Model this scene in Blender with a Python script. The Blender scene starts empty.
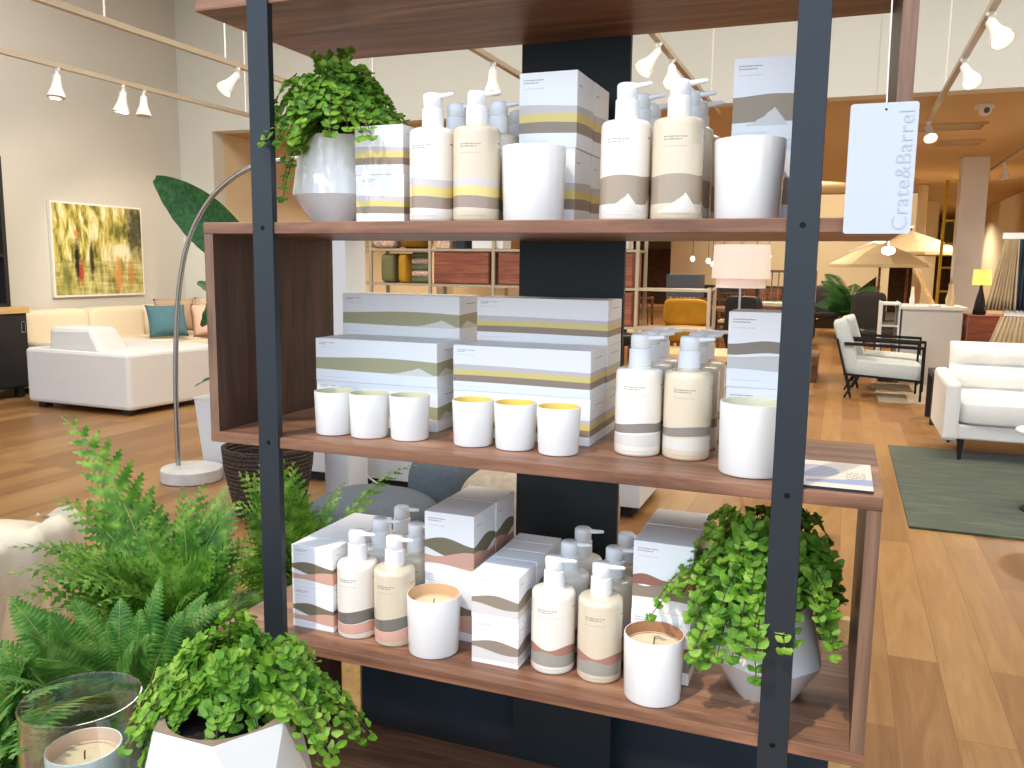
import bpy, bmesh, math, random
from mathutils import Vector, Matrix
from math import sin, cos, pi, radians, sqrt
random.seed(7)
scn = bpy.context.scene
COL = scn.collection

# ------------------------------------------------------------------ colours and materials
def lin(h):
    if isinstance(h, str):
        h = h.lstrip('#'); c = [int(h[i:i+2], 16) / 255 for i in (0, 2, 4)]
    else:
        c = list(h)
    return tuple((v / 12.92 if v <= .04045 else ((v + .055) / 1.055) ** 2.4) for v in c) + (1,)

class NT:
    """small wrapper for building node trees"""
    def __init__(s, name):
        s.mat = bpy.data.materials.new(name); s.mat.use_nodes = True
        s.t = s.mat.node_tree; s.t.nodes.clear()
        s.out = s.t.nodes.new('ShaderNodeOutputMaterial')
    def node(s, kind, **kw):
        n = s.t.nodes.new(kind)
        for k, v in kw.items(): setattr(n, k, v)
        return n
    def put(s, sock, v):
        if hasattr(v, 'is_output'): s.t.links.new(v, sock)
        else: sock.default_value = v
    def m(s, op, a, b=0.0, c=None, clamp=False):
        n = s.node('ShaderNodeMath', operation=op, use_clamp=clamp)
        s.put(n.inputs[0], a); s.put(n.inputs[1], b)
        if c is not None: s.put(n.inputs[2], c)
        return n.outputs[0]
    def mix(s, f, a, b, mode='MIX'):
        n = s.node('ShaderNodeMix', data_type='RGBA', blend_type=mode)
        s.put(n.inputs[0], f); s.put(n.inputs[6], a); s.put(n.inputs[7], b)
        return n.outputs[2]
    def coord(s, which='Object'):
        return s.node('ShaderNodeTexCoord').outputs[which]
    def mapping(s, v, scale=(1, 1, 1), loc=(0, 0, 0), rot=(0, 0, 0)):
        n = s.node('ShaderNodeMapping'); s.put(n.inputs[0], v)
        n.inputs['Scale'].default_value = scale; n.inputs['Location'].default_value = loc; n.inputs['Rotation'].default_value = rot
        return n.outputs[0]
    def noise(s, v, scale=5, detail=3, rough=.5, dist=0):
        n = s.node('ShaderNodeTexNoise'); s.put(n.inputs['Vector'], v)
        n.inputs['Scale'].default_value = scale; n.inputs['Detail'].default_value = detail
        n.inputs['Roughness'].default_value = rough; n.inputs['Distortion'].default_value = dist
        return n.outputs[0]
    def ramp(s, f, stops):
        n = s.node('ShaderNodeValToRGB'); s.put(n.inputs[0], f)
        e = n.color_ramp.elements
        while len(e) < len(stops): e.new(.5)
        for el, (p, c) in zip(e, stops): el.position = p; el.color = c
        return n.outputs[0]
    def bump(s, h, strength=.2, dist=.01):
        n = s.node('ShaderNodeBump'); s.put(n.inputs['Height'], h)
        n.inputs['Strength'].default_value = strength; n.inputs['Distance'].default_value = dist
        return n.outputs[0]
    def bsdf(s, color, rough=.5, metal=0, coat=0, normal=None, trans=0, ior=1.45, spec=.5, emis=None, estr=0, alpha=None, sheen=0):
        n = s.node('ShaderNodeBsdfPrincipled')
        s.put(n.inputs['Base Color'], color); s.put(n.inputs['Roughness'], rough); s.put(n.inputs['Metallic'], metal)
        n.inputs['Coat Weight'].default_value = coat; n.inputs['Coat Roughness'].default_value = .05
        n.inputs['Transmission Weight'].default_value = trans; n.inputs['IOR'].default_value = ior
        n.inputs['Specular IOR Level'].default_value = spec; n.inputs['Sheen Weight'].default_value = sheen
        if normal is not None: s.put(n.inputs['Normal'], normal)
        if emis is not None:
            s.put(n.inputs['Emission Color'], emis); n.inputs['Emission Strength'].default_value = estr
        return n.outputs[0]
    def done(s, sh):
        s.t.links.new(sh, s.out.inputs[0]); return s.mat

def plain(name, col, rough=.5, metal=0, coat=0, var=.06, vscale=6, bump=0, bscale=60, **kw):
    n = NT(name); o = n.coord(); c = lin(col)
    nz = n.noise(o, vscale, 4)
    dark = tuple(v * (1 - var) for v in c[:3]) + (1,); light = tuple(min(1, v * (1 + var)) for v in c[:3]) + (1,)
    col_ = n.ramp(nz, [(.3, dark), (.7, light)])
    nm = n.bump(n.noise(o, bscale, 3), bump, .004) if bump else None
    return n.done(n.bsdf(col_, rough, metal, coat, nm, **kw))

def glow(name, col, strength):
    n = NT(name); e = n.node('ShaderNodeEmission'); e.inputs[0].default_value = lin(col); e.inputs[1].default_value = strength
    return n.done(e.outputs[0])

def wood(name, stops, along='x', scale=1.0, rough=.42, coat=.0):
    """stretched grain; along = axis the grain runs along"""
    n = NT(name); o = n.coord()
    sc = {'x': (1.6, 16, 16), 'y': (16, 1.6, 16), 'z': (16, 16, 1.6)}[along]
    v = n.mapping(o, tuple(q * scale for q in sc))
    a = n.noise(v, 1.3, 6, .62, 1.2)
    sc2 = {'x': (6, 170, 170), 'y': (170, 6, 170), 'z': (170, 170, 6)}[along]
    b = n.noise(n.mapping(o, tuple(q * scale for q in sc2)), 1, 3, .6)
    f = n.m('ADD', n.m('MULTIPLY', a, .78), n.m('MULTIPLY', b, .22))
    col = n.ramp(f, [(p, lin(c)) for p, c in stops])
    return n.done(n.bsdf(col, rough, coat=coat, normal=n.bump(b, .12, .002)))

M = {}
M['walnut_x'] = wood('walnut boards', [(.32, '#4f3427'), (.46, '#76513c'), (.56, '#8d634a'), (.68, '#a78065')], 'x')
M['walnut_shaded'] = wood('shaded walnut panels', [(.32, '#2c1d17'), (.46, '#452c22'), (.56, '#54382b'), (.70, '#67483a')], 'z')  # same walnut as the boards, shade of the inner faces painted in darker
M['walnut_lit_edge'] = wood('lit walnut edge', [(.32, '#503a2e'), (.46, '#715442'), (.56, '#84654f'), (.70, '#987a64')], 'z')  # same walnut again, light on the front faces painted in lighter
M['steel_post'] = plain('blue black powder coated steel', '#2c3238', .38, .35, var=.05)
M['steel_panel'] = plain('dark blue green steel', '#1c2428', .5, .2, var=.1, vscale=3)
M['screw'] = plain('dark screw', '#1b1c1e', .35, .8)
M['white_ceramic'] = plain('glossy white ceramic', '#e6e4e1', .12, coat=.6, var=.01)
M['matte_white'] = plain('satin white ceramic', '#e0deda', .35, var=.01)
M['wax'] = plain('candle wax', '#ecd2ae', .5, var=.03)
M['wick'] = plain('wick', '#4d443a', .9)
M['soil'] = plain('dark soil', '#241a13', .95, var=.5, vscale=60, bump=.6)
M['pump_white'] = plain('white pump plastic', '#efefef', .3, var=.01)
M['white_paint'] = plain('white wall paint', '#d2d2ca', .7, var=.012, vscale=2)
M['grey_paint'] = plain('warm grey wall paint', '#c6c2b9', .75, var=.015, vscale=1.5)
M['beige_paint'] = plain('beige wall paint', '#dccdac', .75, var=.03, vscale=1.5)
M['brown_ceiling'] = plain('tan ceiling paint', '#c2a47c', .8, var=.05, vscale=.6)
M['white_metal'] = plain('white painted metal', '#e4e2dc', .35, var=.02)
M['track_metal'] = plain('warm white track', '#ab9c85', .4, var=.03)
M['chrome'] = plain('brushed steel', '#a6a7a6', .25, 1.0, var=.04)
M['black_metal'] = plain('black metal', '#1b1a1b', .45, .5)
M['black_wood'] = plain('black stained wood', '#232224', .5, var=.12)
M['sofa_white'] = plain('white sofa fabric', '#e6e3dd', .85, var=.02, vscale=30, bump=.25, bscale=300, sheen=.2)
M['sofa_cream'] = plain('cream sofa fabric', '#dccdb3', .9, var=.03, vscale=30, bump=.25, bscale=300)
M['blue_grey_fabric'] = plain('pale blue grey fabric', '#bcc5c6', .9, var=.05, vscale=40, bump=.2, bscale=300)
M['teal_fabric'] = plain('teal fabric', '#4a6e78', .9, var=.06, bump=.3, bscale=200)
M['pink_fabric'] = plain('blush fabric', '#d9b49c', .9, var=.05, bump=.3, bscale=200)
M['taupe_fabric'] = plain('taupe fabric', '#a98f77', .9, var=.05, bump=.3, bscale=200)
M['slate_fabric'] = plain('slate grey woven fabric', '#5a6065', .9, var=.1, vscale=50, bump=.4, bscale=150)
M['tan_knit'] = plain('tan knitted wool', '#a89780', .95, var=.15, vscale=30, bump=.6, bscale=90)
M['olive_cushion'] = plain('olive cushion', '#6e6c45', .9, var=.1)
M['lamp_pink'] = plain('blush linen lamp shade', '#e9d6c8', .9, var=.03, emis=lin('#f2d3bd'), estr=.22)
M['lamp_yellow'] = plain('lit yellow lamp shade', '#f2c469', .9, emis=lin('#ffc45c'), estr=1.1)
M['marble'] = plain('white marble', '#cfc9c2', .25, var=.12, vscale=9)
M['bulb'] = glow('lit bulb', '#fff0c8', 14)
M['lens'] = glow('lit spot lens', '#fff0c0', 5)
M['dim_lens'] = plain('unlit spot lens', '#c9b793', .2)
M['gold'] = plain('gold metal', '#a9802c', .3, .8, var=.15)
M['yellow_fabric'] = plain('mustard fabric', '#b5831c', .9, var=.15)
M['green_fabric'] = plain('grey green rolled fabric', '#5f6a4c', .9, var=.25, vscale=20)
M['floral_fabric'] = plain('pale printed fabric', '#c9ab95', .9, var=.4, vscale=40)
M['red_wood'] = wood('red brown timber', [(.32, '#5c2f22'), (.5, '#84482f'), (.68, '#a1613f')], 'x')
M['brown_wood'] = wood('brown timber', [(.32, '#43281a'), (.5, '#6b4226'), (.68, '#8c5d38')], 'x')
M['oak_top'] = wood('pale oak', [(.32, '#b58d57'), (.5, '#cba56c'), (.68, '#dcbb86')], 'y')
M['yellow_paint'] = plain('yellow painted wood', '#c7a327', .5)
M['ivory_canvas'] = plain('ivory parasol canvas', '#dccba4', .9, var=.04)
M['navy_fabric'] = plain('navy drapery', '#25323f', .9, var=.2)
M['sand_fabric'] = plain('sand drapery', '#b59f7d', .9, var=.12)
M['grey_block'] = plain('pale grey painted board', '#cdcac5', .6, var=.02)
M['white_board'] = plain('white painted cabinet board', '#dcdcda', .5, var=.015)
M['toe_kick'] = plain('black plinth', '#17181a', .7)
M['basket'] = None
M['denim'] = plain('blue denim', '#55697e', .9, var=.25, vscale=25, bump=.3, bscale=200)
M['concrete'] = plain('pale pavement', '#7f7c77', .9, var=.08)
M['dark_floor'] = plain('dark platform', '#2c2520', .6)
M['tag_text'] = plain('pale grey print', '#b0b6be', .6)
M['string'] = plain('white string', '#f0efec', .8)
M['stem_green'] = plain('frond stem', '#8b9150', .6, var=.2)
M['brown_stem'] = plain('dark wiry stem', '#3a271a', .6)
M['taupe_panel'] = plain('taupe leather board', '#7a6455', .6, var=.08)

def leaf_mat(name, a, b, c, trans=.35, rough=.45):
    n = NT(name); o = n.coord()
    f = n.noise(o, 42, 2)
    g = n.noise(o, 7, 2)
    f = n.m('ADD', n.m('MULTIPLY', f, .6), n.m('MULTIPLY', g, .4))
    col = n.ramp(f, [(.36, lin(a)), (.5, lin(b)), (.64, lin(c))])
    p = n.bsdf(col, rough, spec=.35)
    t = n.node('ShaderNodeBsdfTranslucent'); n.put(t.inputs[0], col)
    mx = n.node('ShaderNodeMixShader'); mx.inputs[0].default_value = trans
    n.t.links.new(p, mx.inputs[1]); n.t.links.new(t.outputs[0], mx.inputs[2])
    return n.done(mx.outputs[0])
M['maiden'] = leaf_mat('maidenhair leaf', '#477a1f', '#74a231', '#aac851')
M['fern'] = leaf_mat('fern leaf', '#35651c', '#598a2b', '#92b94e')
M['sword'] = leaf_mat('sword fern leaf', '#3b6d2a', '#578a38', '#86ab57')
M['paddle'] = leaf_mat('paddle leaf', '#1f4a22', '#2c5c2c', '#3b7035', .15)
M['sprig'] = leaf_mat('dusty green sprig', '#4c6b33', '#65813f', '#8fa060', .3)

def basket_mat():
    n = NT('dark woven basket'); o = n.coord()
    w = n.node('ShaderNodeTexWave'); n.put(w.inputs[0], o); w.bands_direction = 'Z'; w.inputs['Scale'].default_value = 14; w.inputs['Distortion'].default_value = 4
    w.inputs['Detail Scale'].default_value = 6
    v = n.noise(n.mapping(o, (30, 30, 60)), 1, 3)
    f = n.m('MULTIPLY', w.outputs[1], v)
    col = n.ramp(f, [(.1, lin('#241914')), (.5, lin('#5c4437'))])
    return n.done(n.bsdf(col, .7, normal=n.bump(f, .8, .02)))
M['basket'] = basket_mat()

def floor_mat():
    n = NT('oak plank floor'); o = n.coord()
    v = n.mapping(o, (1, 1, 1), rot=(0, 0, radians(90)))
    def brick(c1, c2):
        b = n.node('ShaderNodeTexBrick'); n.put(b.inputs['Vector'], v)
        b.offset = .37; b.offset_frequency = 2; b.squash = 1
        b.inputs['Scale'].default_value = 1; b.inputs['Brick Width'].default_value = 1.35; b.inputs['Row Height'].default_value = .155
        b.inputs['Mortar Size'].default_value = .0012; b.inputs['Mortar Smooth'].default_value = .1; b.inputs['Bias'].default_value = 0
        b.inputs['Color1'].default_value = c1; b.inputs['Color2'].default_value = c2; b.inputs['Mortar'].default_value = (0.5, .5, .5, 1)
        return b
    b = brick((0, 0, 0, 1), (1, 1, 1, 1))
    per = b.outputs[0]
    # shift the grain per plank
    sh = n.node('ShaderNodeVectorMath', operation='MULTIPLY_ADD')
    n.put(sh.inputs[0], per); sh.inputs[1].default_value = (3.1, 7.7, 0); n.put(sh.inputs[2], o)
    g = n.noise(n.mapping(sh.outputs[0], (9, .9, 1)), 1.6, 5, .6, 1.5)
    h = n.noise(n.mapping(sh.outputs[0], (140, 5, 1)), 1, 3)
    f = n.m('ADD', n.m('MULTIPLY', per, .30), n.m('ADD', n.m('MULTIPLY', g, .55), n.m('MULTIPLY', h, .15)))
    col = n.ramp(f, [(.25, lin('#74502c')), (.45, lin('#8f653b')), (.6, lin('#a17748')), (.8, lin('#b28c59'))])
    col = n.mix(n.m('MULTIPLY', b.outputs[1], .55), col, lin('#5a3a20'))
    return n.done(n.bsdf(col, n.m('MULTIPLY_ADD', g, .2, .28), spec=.45, normal=n.bump(h, .05, .002)))
M['floor'] = floor_mat()

def rug_mat():
    n = NT('green distressed rug'); o = n.coord()
    a = n.noise(n.mapping(o, (3, 14, 1)), 1.2, 5, .65, .8); b = n.noise(o, 260, 2)
    f = n.m('ADD', n.m('MULTIPLY', a, .8), n.m('MULTIPLY', b, .2))
    col = n.ramp(f, [(.3, lin('#2b3121')), (.5, lin('#40472e')), (.68, lin('#5c6243'))])
    return n.done(n.bsdf(col, .95, normal=n.bump(b, .4, .004), sheen=.2))
M['rug'] = rug_mat()

def painting_mat():
    n = NT('abstract painted canvas'); uv = n.coord('UV')
    s = n.node('ShaderNodeSeparateXYZ'); n.put(s.inputs[0], uv); u, v = s.outputs[0], s.outputs[1]
    a = n.noise(n.mapping(uv, (11, 2.4, 1)), 1.4, 5, .65, .5)
    col = n.ramp(a, [(.3, lin('#39402a')), (.40, lin('#77763c')), (.48, lin('#b8a94e')), (.56, lin('#d6ca8a')), (.68, lin('#efead2'))])
    h = n.noise(n.mapping(uv, (3, 20, 1)), 1.2, 4, .6, .5)
    low = n.m('LESS_THAN', v, .38)
    col = n.mix(n.m('MULTIPLY', low, .5), col, n.ramp(h, [(.35, lin('#5d6a44')), (.5, lin('#a5a056')), (.7, lin('#d8cf9a'))]))
    def blob(cx, cy, rx, ry, c, amt, col, e=.55):
        d = n.m('ADD', n.m('POWER', n.m('ABSOLUTE', n.m('DIVIDE', n.m('SUBTRACT', u, cx), rx)), 2.0), n.m('POWER', n.m('ABSOLUTE', n.m('DIVIDE', n.m('SUBTRACT', v, cy), ry)), 2.0))
        d = n.m('ADD', d, n.m('MULTIPLY', n.m('SUBTRACT', n.noise(n.mapping(uv, (14, 10, 1)), 1.5, 4), .5), 1.6))
        k = n.m('MULTIPLY', n.m('SUBTRACT', 1.2, d, clamp=True), amt)
        return n.mix(k, col, lin(c))
    col = blob(.93, .75, .14, .35, '#232a24', .9, col)
    col = blob(.24, .38, .035, .28, '#1f1a16', 1, col)
    col = blob(.40, .38, .03, .25, '#2a241a', .95, col)
    col = blob(.28, .25, .03, .16, '#a8382a', .9, col)
    col = blob(.24, .68, .03, .05, '#d97a35', .9, col)
    col = blob(.74, .5, .11, .09, '#efe6c4', .9, col)
    col = blob(.70, .22, .05, .22, '#d98b4c', .8, col)
    col = blob(.85, .22, .035, .2, '#cf7a45', .7, col)
    col = blob(.12, .2, .06, .2, '#59682f', .7, col)
    return n.done(n.bsdf(col, .5, normal=n.bump(a, .3, .01)))
M['painting'] = painting_mat()

# ---- printed labels: bands drawn in UV (u 0..1 front width, v 0..1 height)
def label_mat(name, base, bands, rough=.45, coat=0, text=(.9, .865, .79), tu=(.07, .42), notch=None, tcol='#5c5f66', speck=.10, extra_v=.10):
    n = NT(name); uv = n.coord('UV')
    s = n.node('ShaderNodeSeparateXYZ'); n.put(s.inputs[0], uv); u, v = s.outputs[0], s.outputs[1]
    col = lin(base)
    sp = n.noise(n.mapping(uv, (90, 60, 1)), 1, 3, .6)
    um = n.m('PINGPONG', u, 1.0)
    def curve(p):
        a, b, c, d = p
        return n.m('ADD', n.m('MULTIPLY', n.m('SINE', n.m('MULTIPLY_ADD', um, c, d)), b), a)
    for lo, hi, c, noisy in bands:
        k = n.m('MULTIPLY', n.m('GREATER_THAN', v, curve(lo)), n.m('LESS_THAN', v, curve(hi)))
        cc = lin(c)
        if noisy:
            cc = n.mix(1, cc, n.ramp(sp, [(.3, (1 - speck * 1.6,) * 3 + (1,)), (.7, (1 + speck,) * 3 + (1,))]), 'MULTIPLY')
        col = n.mix(k, col, cc)
    if notch:   # a pale ridge shape cut into the lowest band
        u0, u1, v0, v1, c = notch
        t = n.m('DIVIDE', n.m('SUBTRACT', um, u0), u1 - u0, clamp=True)
        top = n.m('MULTIPLY_ADD', n.m('POWER', t, 1.6), v1 - v0, v0)
        top = n.m('ADD', top, n.m('MULTIPLY', n.m('SUBTRACT', n.noise(n.mapping(uv, (22, 1, 1)), 1, 2), .5), .05))
        k = n.m('MULTIPLY', n.m('LESS_THAN', v, top), n.m('MULTIPLY', n.m('GREATER_THAN', um, u0), n.m('LESS_THAN', um, n.m('MULTIPLY_ADD', n.m('SUBTRACT', v1, v), .45 * (u1 - u0) / max(.01, v1 - v0), u1))))
        k = n.m('MULTIPLY', k, n.m('GREATER_THAN', v, v0 - .02))
        col = n.mix(k, col, lin(c))
    # fine print: rows of tiny strokes too small to read
    dash = n.m('GREATER_THAN', n.noise(n.mapping(uv, (70, 1, 1)), 1, 1), .40)
    front = n.m('MULTIPLY', n.m('GREATER_THAN', u, tu[0]), n.m('LESS_THAN', u, 1.0))
    for i, tv in enumerate(text):
        end = tu[1] - (.08 if i == 1 else 0)
        hgt = .007 if i < 2 else .005
        k = n.m('MULTIPLY', n.m('LESS_THAN', n.m('ABSOLUTE', n.m('SUBTRACT', v, tv)), hgt), n.m('MULTIPLY', front, n.m('LESS_THAN', u, end)))
        k = n.m('MULTIPLY', n.m('MULTIPLY', k, dash), .62 if i < 2 else .3)
        col = n.mix(k, col, lin(tcol))
    if extra_v:
        k = n.m('MULTIPLY', n.m('LESS_THAN', n.m('ABSOLUTE', n.m('SUBTRACT', v, extra_v)), .006), n.m('MULTIPLY', front, n.m('LESS_THAN', u, tu[1] + .1)))
        col = n.mix(n.m('MULTIPLY', n.m('MULTIPLY', k, dash), .25), col, lin(tcol))
        k = n.m('MULTIPLY', n.m('LESS_THAN', n.m('ABSOLUTE', n.m('SUBTRACT', v, .82)), .008), n.m('MULTIPLY', n.m('GREATER_THAN', u, 1.12), n.m('LESS_THAN', u, 1.3)))
        col = n.mix(n.m('MULTIPLY', n.m('MULTIPLY', k, dash), .8), col, lin(tcol))
    return n.done(n.bsdf(col, rough, coat=coat))

W = '#f2f1f1'
def bandset(kind):
    Y = '#e0ca7c'; TAU = '#9a8776'; LIL = '#cdc4c1'
    return {
     'yellow': [((.44, 0.0, 1, 0), (.56, .02, 3, 1.2), LIL, 0), ((.33, .015, 3.4, .4), (.455, .015, 3.2, .2), Y, 0), ((.20, .01, 3, 1), (.34, .015, 3.4, .4), TAU, 1)],
     'green': [((.27, .012, 4, 2.2), (.57, .03, 4.5, 5.2), '#b0a984', 1)],
     'taupe': [((.22, .01, 3, 0), (.545, .015, 5, 4.8), '#a3927c', 1)],
     'stone': [((.45, .02, 5, 4.5), (.60, .025, 5.2, 4.6), '#908375', 1), ((.24, .01, 4, 1), (.42, .015, 5, 4), '#cfcac6', 0)],
     'blush': [((.38, .07, 4.6, 2.2), (.56, .05, 5, 5.9), '#80765e', 1), ((.16, .03, 4, .6), (.36, .06, 4.2, 3.9), '#d9a994', 0)],
     'dune': [((.30, .05, 4.2, 1.5), (.50, .05, 4.8, 5.5), '#988877', 1), ((.10, .01, 3, 0), (.31, .05, 4.2, 1.5), '#d8d2cc', 0)],
     'peaks': [((.36, .02, 8, 0), (.50, .035, 8, .1), '#a56f5d', 1), ((.19, .01, 4, 0), (.40, .045, 7.5, 3.2), '#8d806f', 1)],
    }[kind]
for k_ in ('yellow', 'green', 'taupe', 'stone', 'blush', 'dune', 'peaks'):
    nt = {'green': (.6, .86, .26, .42, '#ded9cf'), 'taupe': (.2, .62, .20, .40, '#dcd6ce')}.get(k_)
    M['box_' + k_] = label_mat('printed carton ' + k_, W, bandset(k_), .45, 0, notch=nt)
    M['box_wide_' + k_] = label_mat('printed wide carton ' + k_, W, bandset(k_), .45, 0, notch=nt, tu=(.03, .17)) if k_ in ('yellow', 'green') else None
def squash(b, s, o):
    return [((lo[0] * s + o, lo[1] * s, lo[2], lo[3]), (hi[0] * s + o, hi[1] * s, hi[2], hi[3]), c, q) for lo, hi, c, q in b]
for k_ in ('yellow', 'taupe', 'stone', 'blush', 'peaks'):
    nt = {'taupe': (.25, .75, .1, .27, '#e2dacb')}.get(k_)
    bs = squash(bandset(k_), .86, -.03)
    if k_ == 'blush': bs = [((.24, .04, 3.2, 3.4), (.37, .035, 3.4, 4.2), '#77726a', 0), ((.09, .02, 3.5, 3), (.22, .03, 3.2, 3.6), '#dbaa96', 0)]
    if k_ == 'peaks': bs = [((.20, .01, 7, 0), (.33, .025, 8, .1), '#ad7c69', 1), ((.10, .005, 4, 0), (.26, .02, 9, 3.2), '#a19b8f', 1)]
    if k_ == 'stone': bs = [((.27, .012, 4, 4.5), (.37, .02, 4.2, 4.6), '#8b8279', 1), ((.12, .005, 4, 1), (.25, .01, 4, 4), '#d8d2c8', 0)]
    M['lotion_' + k_] = label_mat('cream bottle print ' + k_, '#ebe3d7', bs, .22, .5, (.80, .775, .71), (.34, .74), nt, '#6d675e', .06, .06)
    M['soap_' + k_] = label_mat('amber beige bottle print ' + k_, '#d7c8ae', [(l, h, c, q) for l, h, c, q in bs], .18, .7, (.80, .775, .71), (.34, .74), nt, '#6d675e', .06, .06)

SUN_E, SKY_E, REAR_E, LEFT_E, FILL_E, EXPO = 2.7, 3.3, 330, 90, 220, 0.0

# ------------------------------------------------------------------ mesh helpers
class MB:
    def __init__(s): s.v = []; s.f = []; s.uv = []; s.mi = []
    def face(s, idx, m=0, uv=None):
        s.f.append(tuple(idx)); s.mi.append(m); s.uv.append(uv or [(0, 0)] * len(idx))
    def add(s, pts):
        k = len(s.v); s.v += [tuple(p) for p in pts]; return k
    def box(s, x0, y0, z0, x1, y1, z1, m=0, label=False):
        k = s.add([(x0, y0, z0), (x1, y0, z0), (x1, y1, z0), (x0, y1, z0), (x0, y0, z1), (x1, y0, z1), (x1, y1, z1), (x0, y1, z1)])
        d = (y1 - y0) / max(1e-6, x1 - x0)
        if label:
            F = [(0, 0), (1, 0), (1, 1), (0, 1)]; S = [(1, 0), (1 + d, 0), (1 + d, 1), (1, 1)]; T = [(.5, 3)] * 4
            S2 = [(-d, 0), (0, 0), (0, 1), (-d, 1)]
        else: F = S = T = S2 = None
        s.face((k, k+1, k+5, k+4), m, F); s.face((k+1, k+2, k+6, k+5), m, S); s.face((k+2, k+3, k+7, k+6), m, F)
        s.face((k+3, k, k+4, k+7), m, S2); s.face((k+4, k+5, k+6, k+7), m, T); s.face((k+3, k+2, k+1, k), m, T)
        return s
    def lathe(s, prof, n=32, c=(0, 0, 0), m=0, mats=None, uvh=None, caps=(True, True), ph=0.0, sc=(1, 1)):
        rings = []
        for r, z in prof:
            rings.append(s.add([(c[0] + sc[0] * r * cos(2*pi*i/n + ph), c[1] + sc[1] * r * sin(2*pi*i/n + ph), c[2] + z) for i in range(n)]))
        def u(i):  # 0..1 across the front (towards -y), wraps behind
            a = 2*pi*i/n + ph + pi/2
            while a > pi + 1e-6: a -= 2*pi
            return .5 + a / 2.3
        for j in range(len(prof) - 1):
            mm = mats[j] if mats else m
            for i in range(n):
                a, b = rings[j] + i, rings[j] + (i + 1) % n; c2, d = rings[j+1] + (i + 1) % n, rings[j+1] + i
                uv = None
                if uvh:
                    u0, u1 = u(i), u(i + 1)
                    if u1 < u0: u1 = u0 + 2*pi/n/2.3
                    v0, v1 = prof[j][1] / uvh, prof[j+1][1] / uvh
                    uv = [(u0, v0), (u1, v0), (u1, v1), (u0, v1)]
                s.face((a, b, c2, d), mm, uv)
        if caps[0]: s.face([rings[0] + i for i in reversed(range(n))], mats[0] if mats else m)
        if caps[1]: s.face([rings[-1] + i for i in range(n)], mats[-1] if mats else m, [(.5, 3)] * n)
        return s
    def tube(s, pts, r, n=10, m=0, cap=True):
        pts = [Vector(p) for p in pts]; rr = r if isinstance(r, (list, tuple)) else [r] * len(pts)
        prev = None; rings = []
        for i, p in enumerate(pts):
            t = (pts[min(i+1, len(pts)-1)] - pts[max(i-1, 0)]).normalized()
            if prev is None:
                a = Vector((0, 0, 1)) if abs(t.z) < .9 else Vector((1, 0, 0))
                x = t.cross(a).normalized()
            else:
                x = (prev - t * prev.dot(t)).normalized()
            prev = x; y = t.cross(x)
            rings.append(s.add([p + (x * cos(2*pi*k/n) + y * sin(2*pi*k/n)) * rr[i] for k in range(n)]))
        for j in range(len(pts) - 1):
            for k in range(n):
                s.face((rings[j] + k, rings[j] + (k+1) % n, rings[j+1] + (k+1) % n, rings[j+1] + k), m)
        if cap:
            s.face([rings[0] + k for k in reversed(range(n))], m); s.face([rings[-1] + k for k in range(n)], m)
        return s
    def bar(s, a, b, w, h, m=0):
        """square bar from a to b, w across, h in the other direction"""
        a, b = Vector(a), Vector(b); t = (b - a).normalized()
        up = Vector((0, 0, 1)) if abs(t.z) < .95 else Vector((0, 1, 0))
        x = t.cross(up).normalized() * w / 2; y = x.cross(t).normalized() * h / 2
        k = s.add([a - x - y, a + x - y, a + x + y, a - x + y, b - x - y, b + x - y, b + x + y, b - x + y])
        for q in ((0, 3, 2, 1), (4, 5, 6, 7), (0, 1, 5, 4), (1, 2, 6, 5), (2, 3, 7, 6), (3, 0, 4, 7)):
            s.face([k + i for i in q], m)
        return s
    def prism(s, poly, axis, a, b, m=0):
        """poly = list of 2D points in the other two axes, extruded from a to b along axis"""
        def P(p, t):
            if axis == 'x': return (t, p[0], p[1])
            if axis == 'y': return (p[0], t, p[1])
            return (p[0], p[1], t)
        n = len(poly); k = s.add([P(p, a) for p in poly]); q = s.add([P(p, b) for p in poly])
        s.face([k + i for i in range(n)], m); s.face([q + i for i in reversed(range(n))], m)
        for i in range(n): s.face((k + i, q + i, q + (i+1) % n, k + (i+1) % n), m)
        return s
    def sup(s, c, r, e=.35, nu=28, nv=16, m=0, rot=None):
        """superellipsoid: soft box (small e) to ellipsoid (e = 1)"""
        def pw(x, p): return (abs(x) ** p) * (1 if x >= 0 else -1)
        R = rot or Matrix.Identity(3); c = Vector(c); rings = []
        for j in range(1, nv):
            a = -pi/2 + pi * j / nv
            rings.append(s.add([c + R @ Vector((r[0] * pw(cos(a), e) * pw(cos(2*pi*i/nu), e), r[1] * pw(cos(a), e) * pw(sin(2*pi*i/nu), e), r[2] * pw(sin(a), e))) for i in range(nu)]))
        b = s.add([c + R @ Vector((0, 0, -r[2]))]); t = s.add([c + R @ Vector((0, 0, r[2]))])
        for j in range(len(rings) - 1):
            for i in range(nu): s.face((rings[j] + i, rings[j] + (i+1) % nu, rings[j+1] + (i+1) % nu, rings[j+1] + i), m)
        for i in range(nu):
            s.face((b, rings[0] + (i+1) % nu, rings[0] + i), m); s.face((t, rings[-1] + i, rings[-1] + (i+1) % nu), m)
        return s
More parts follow.
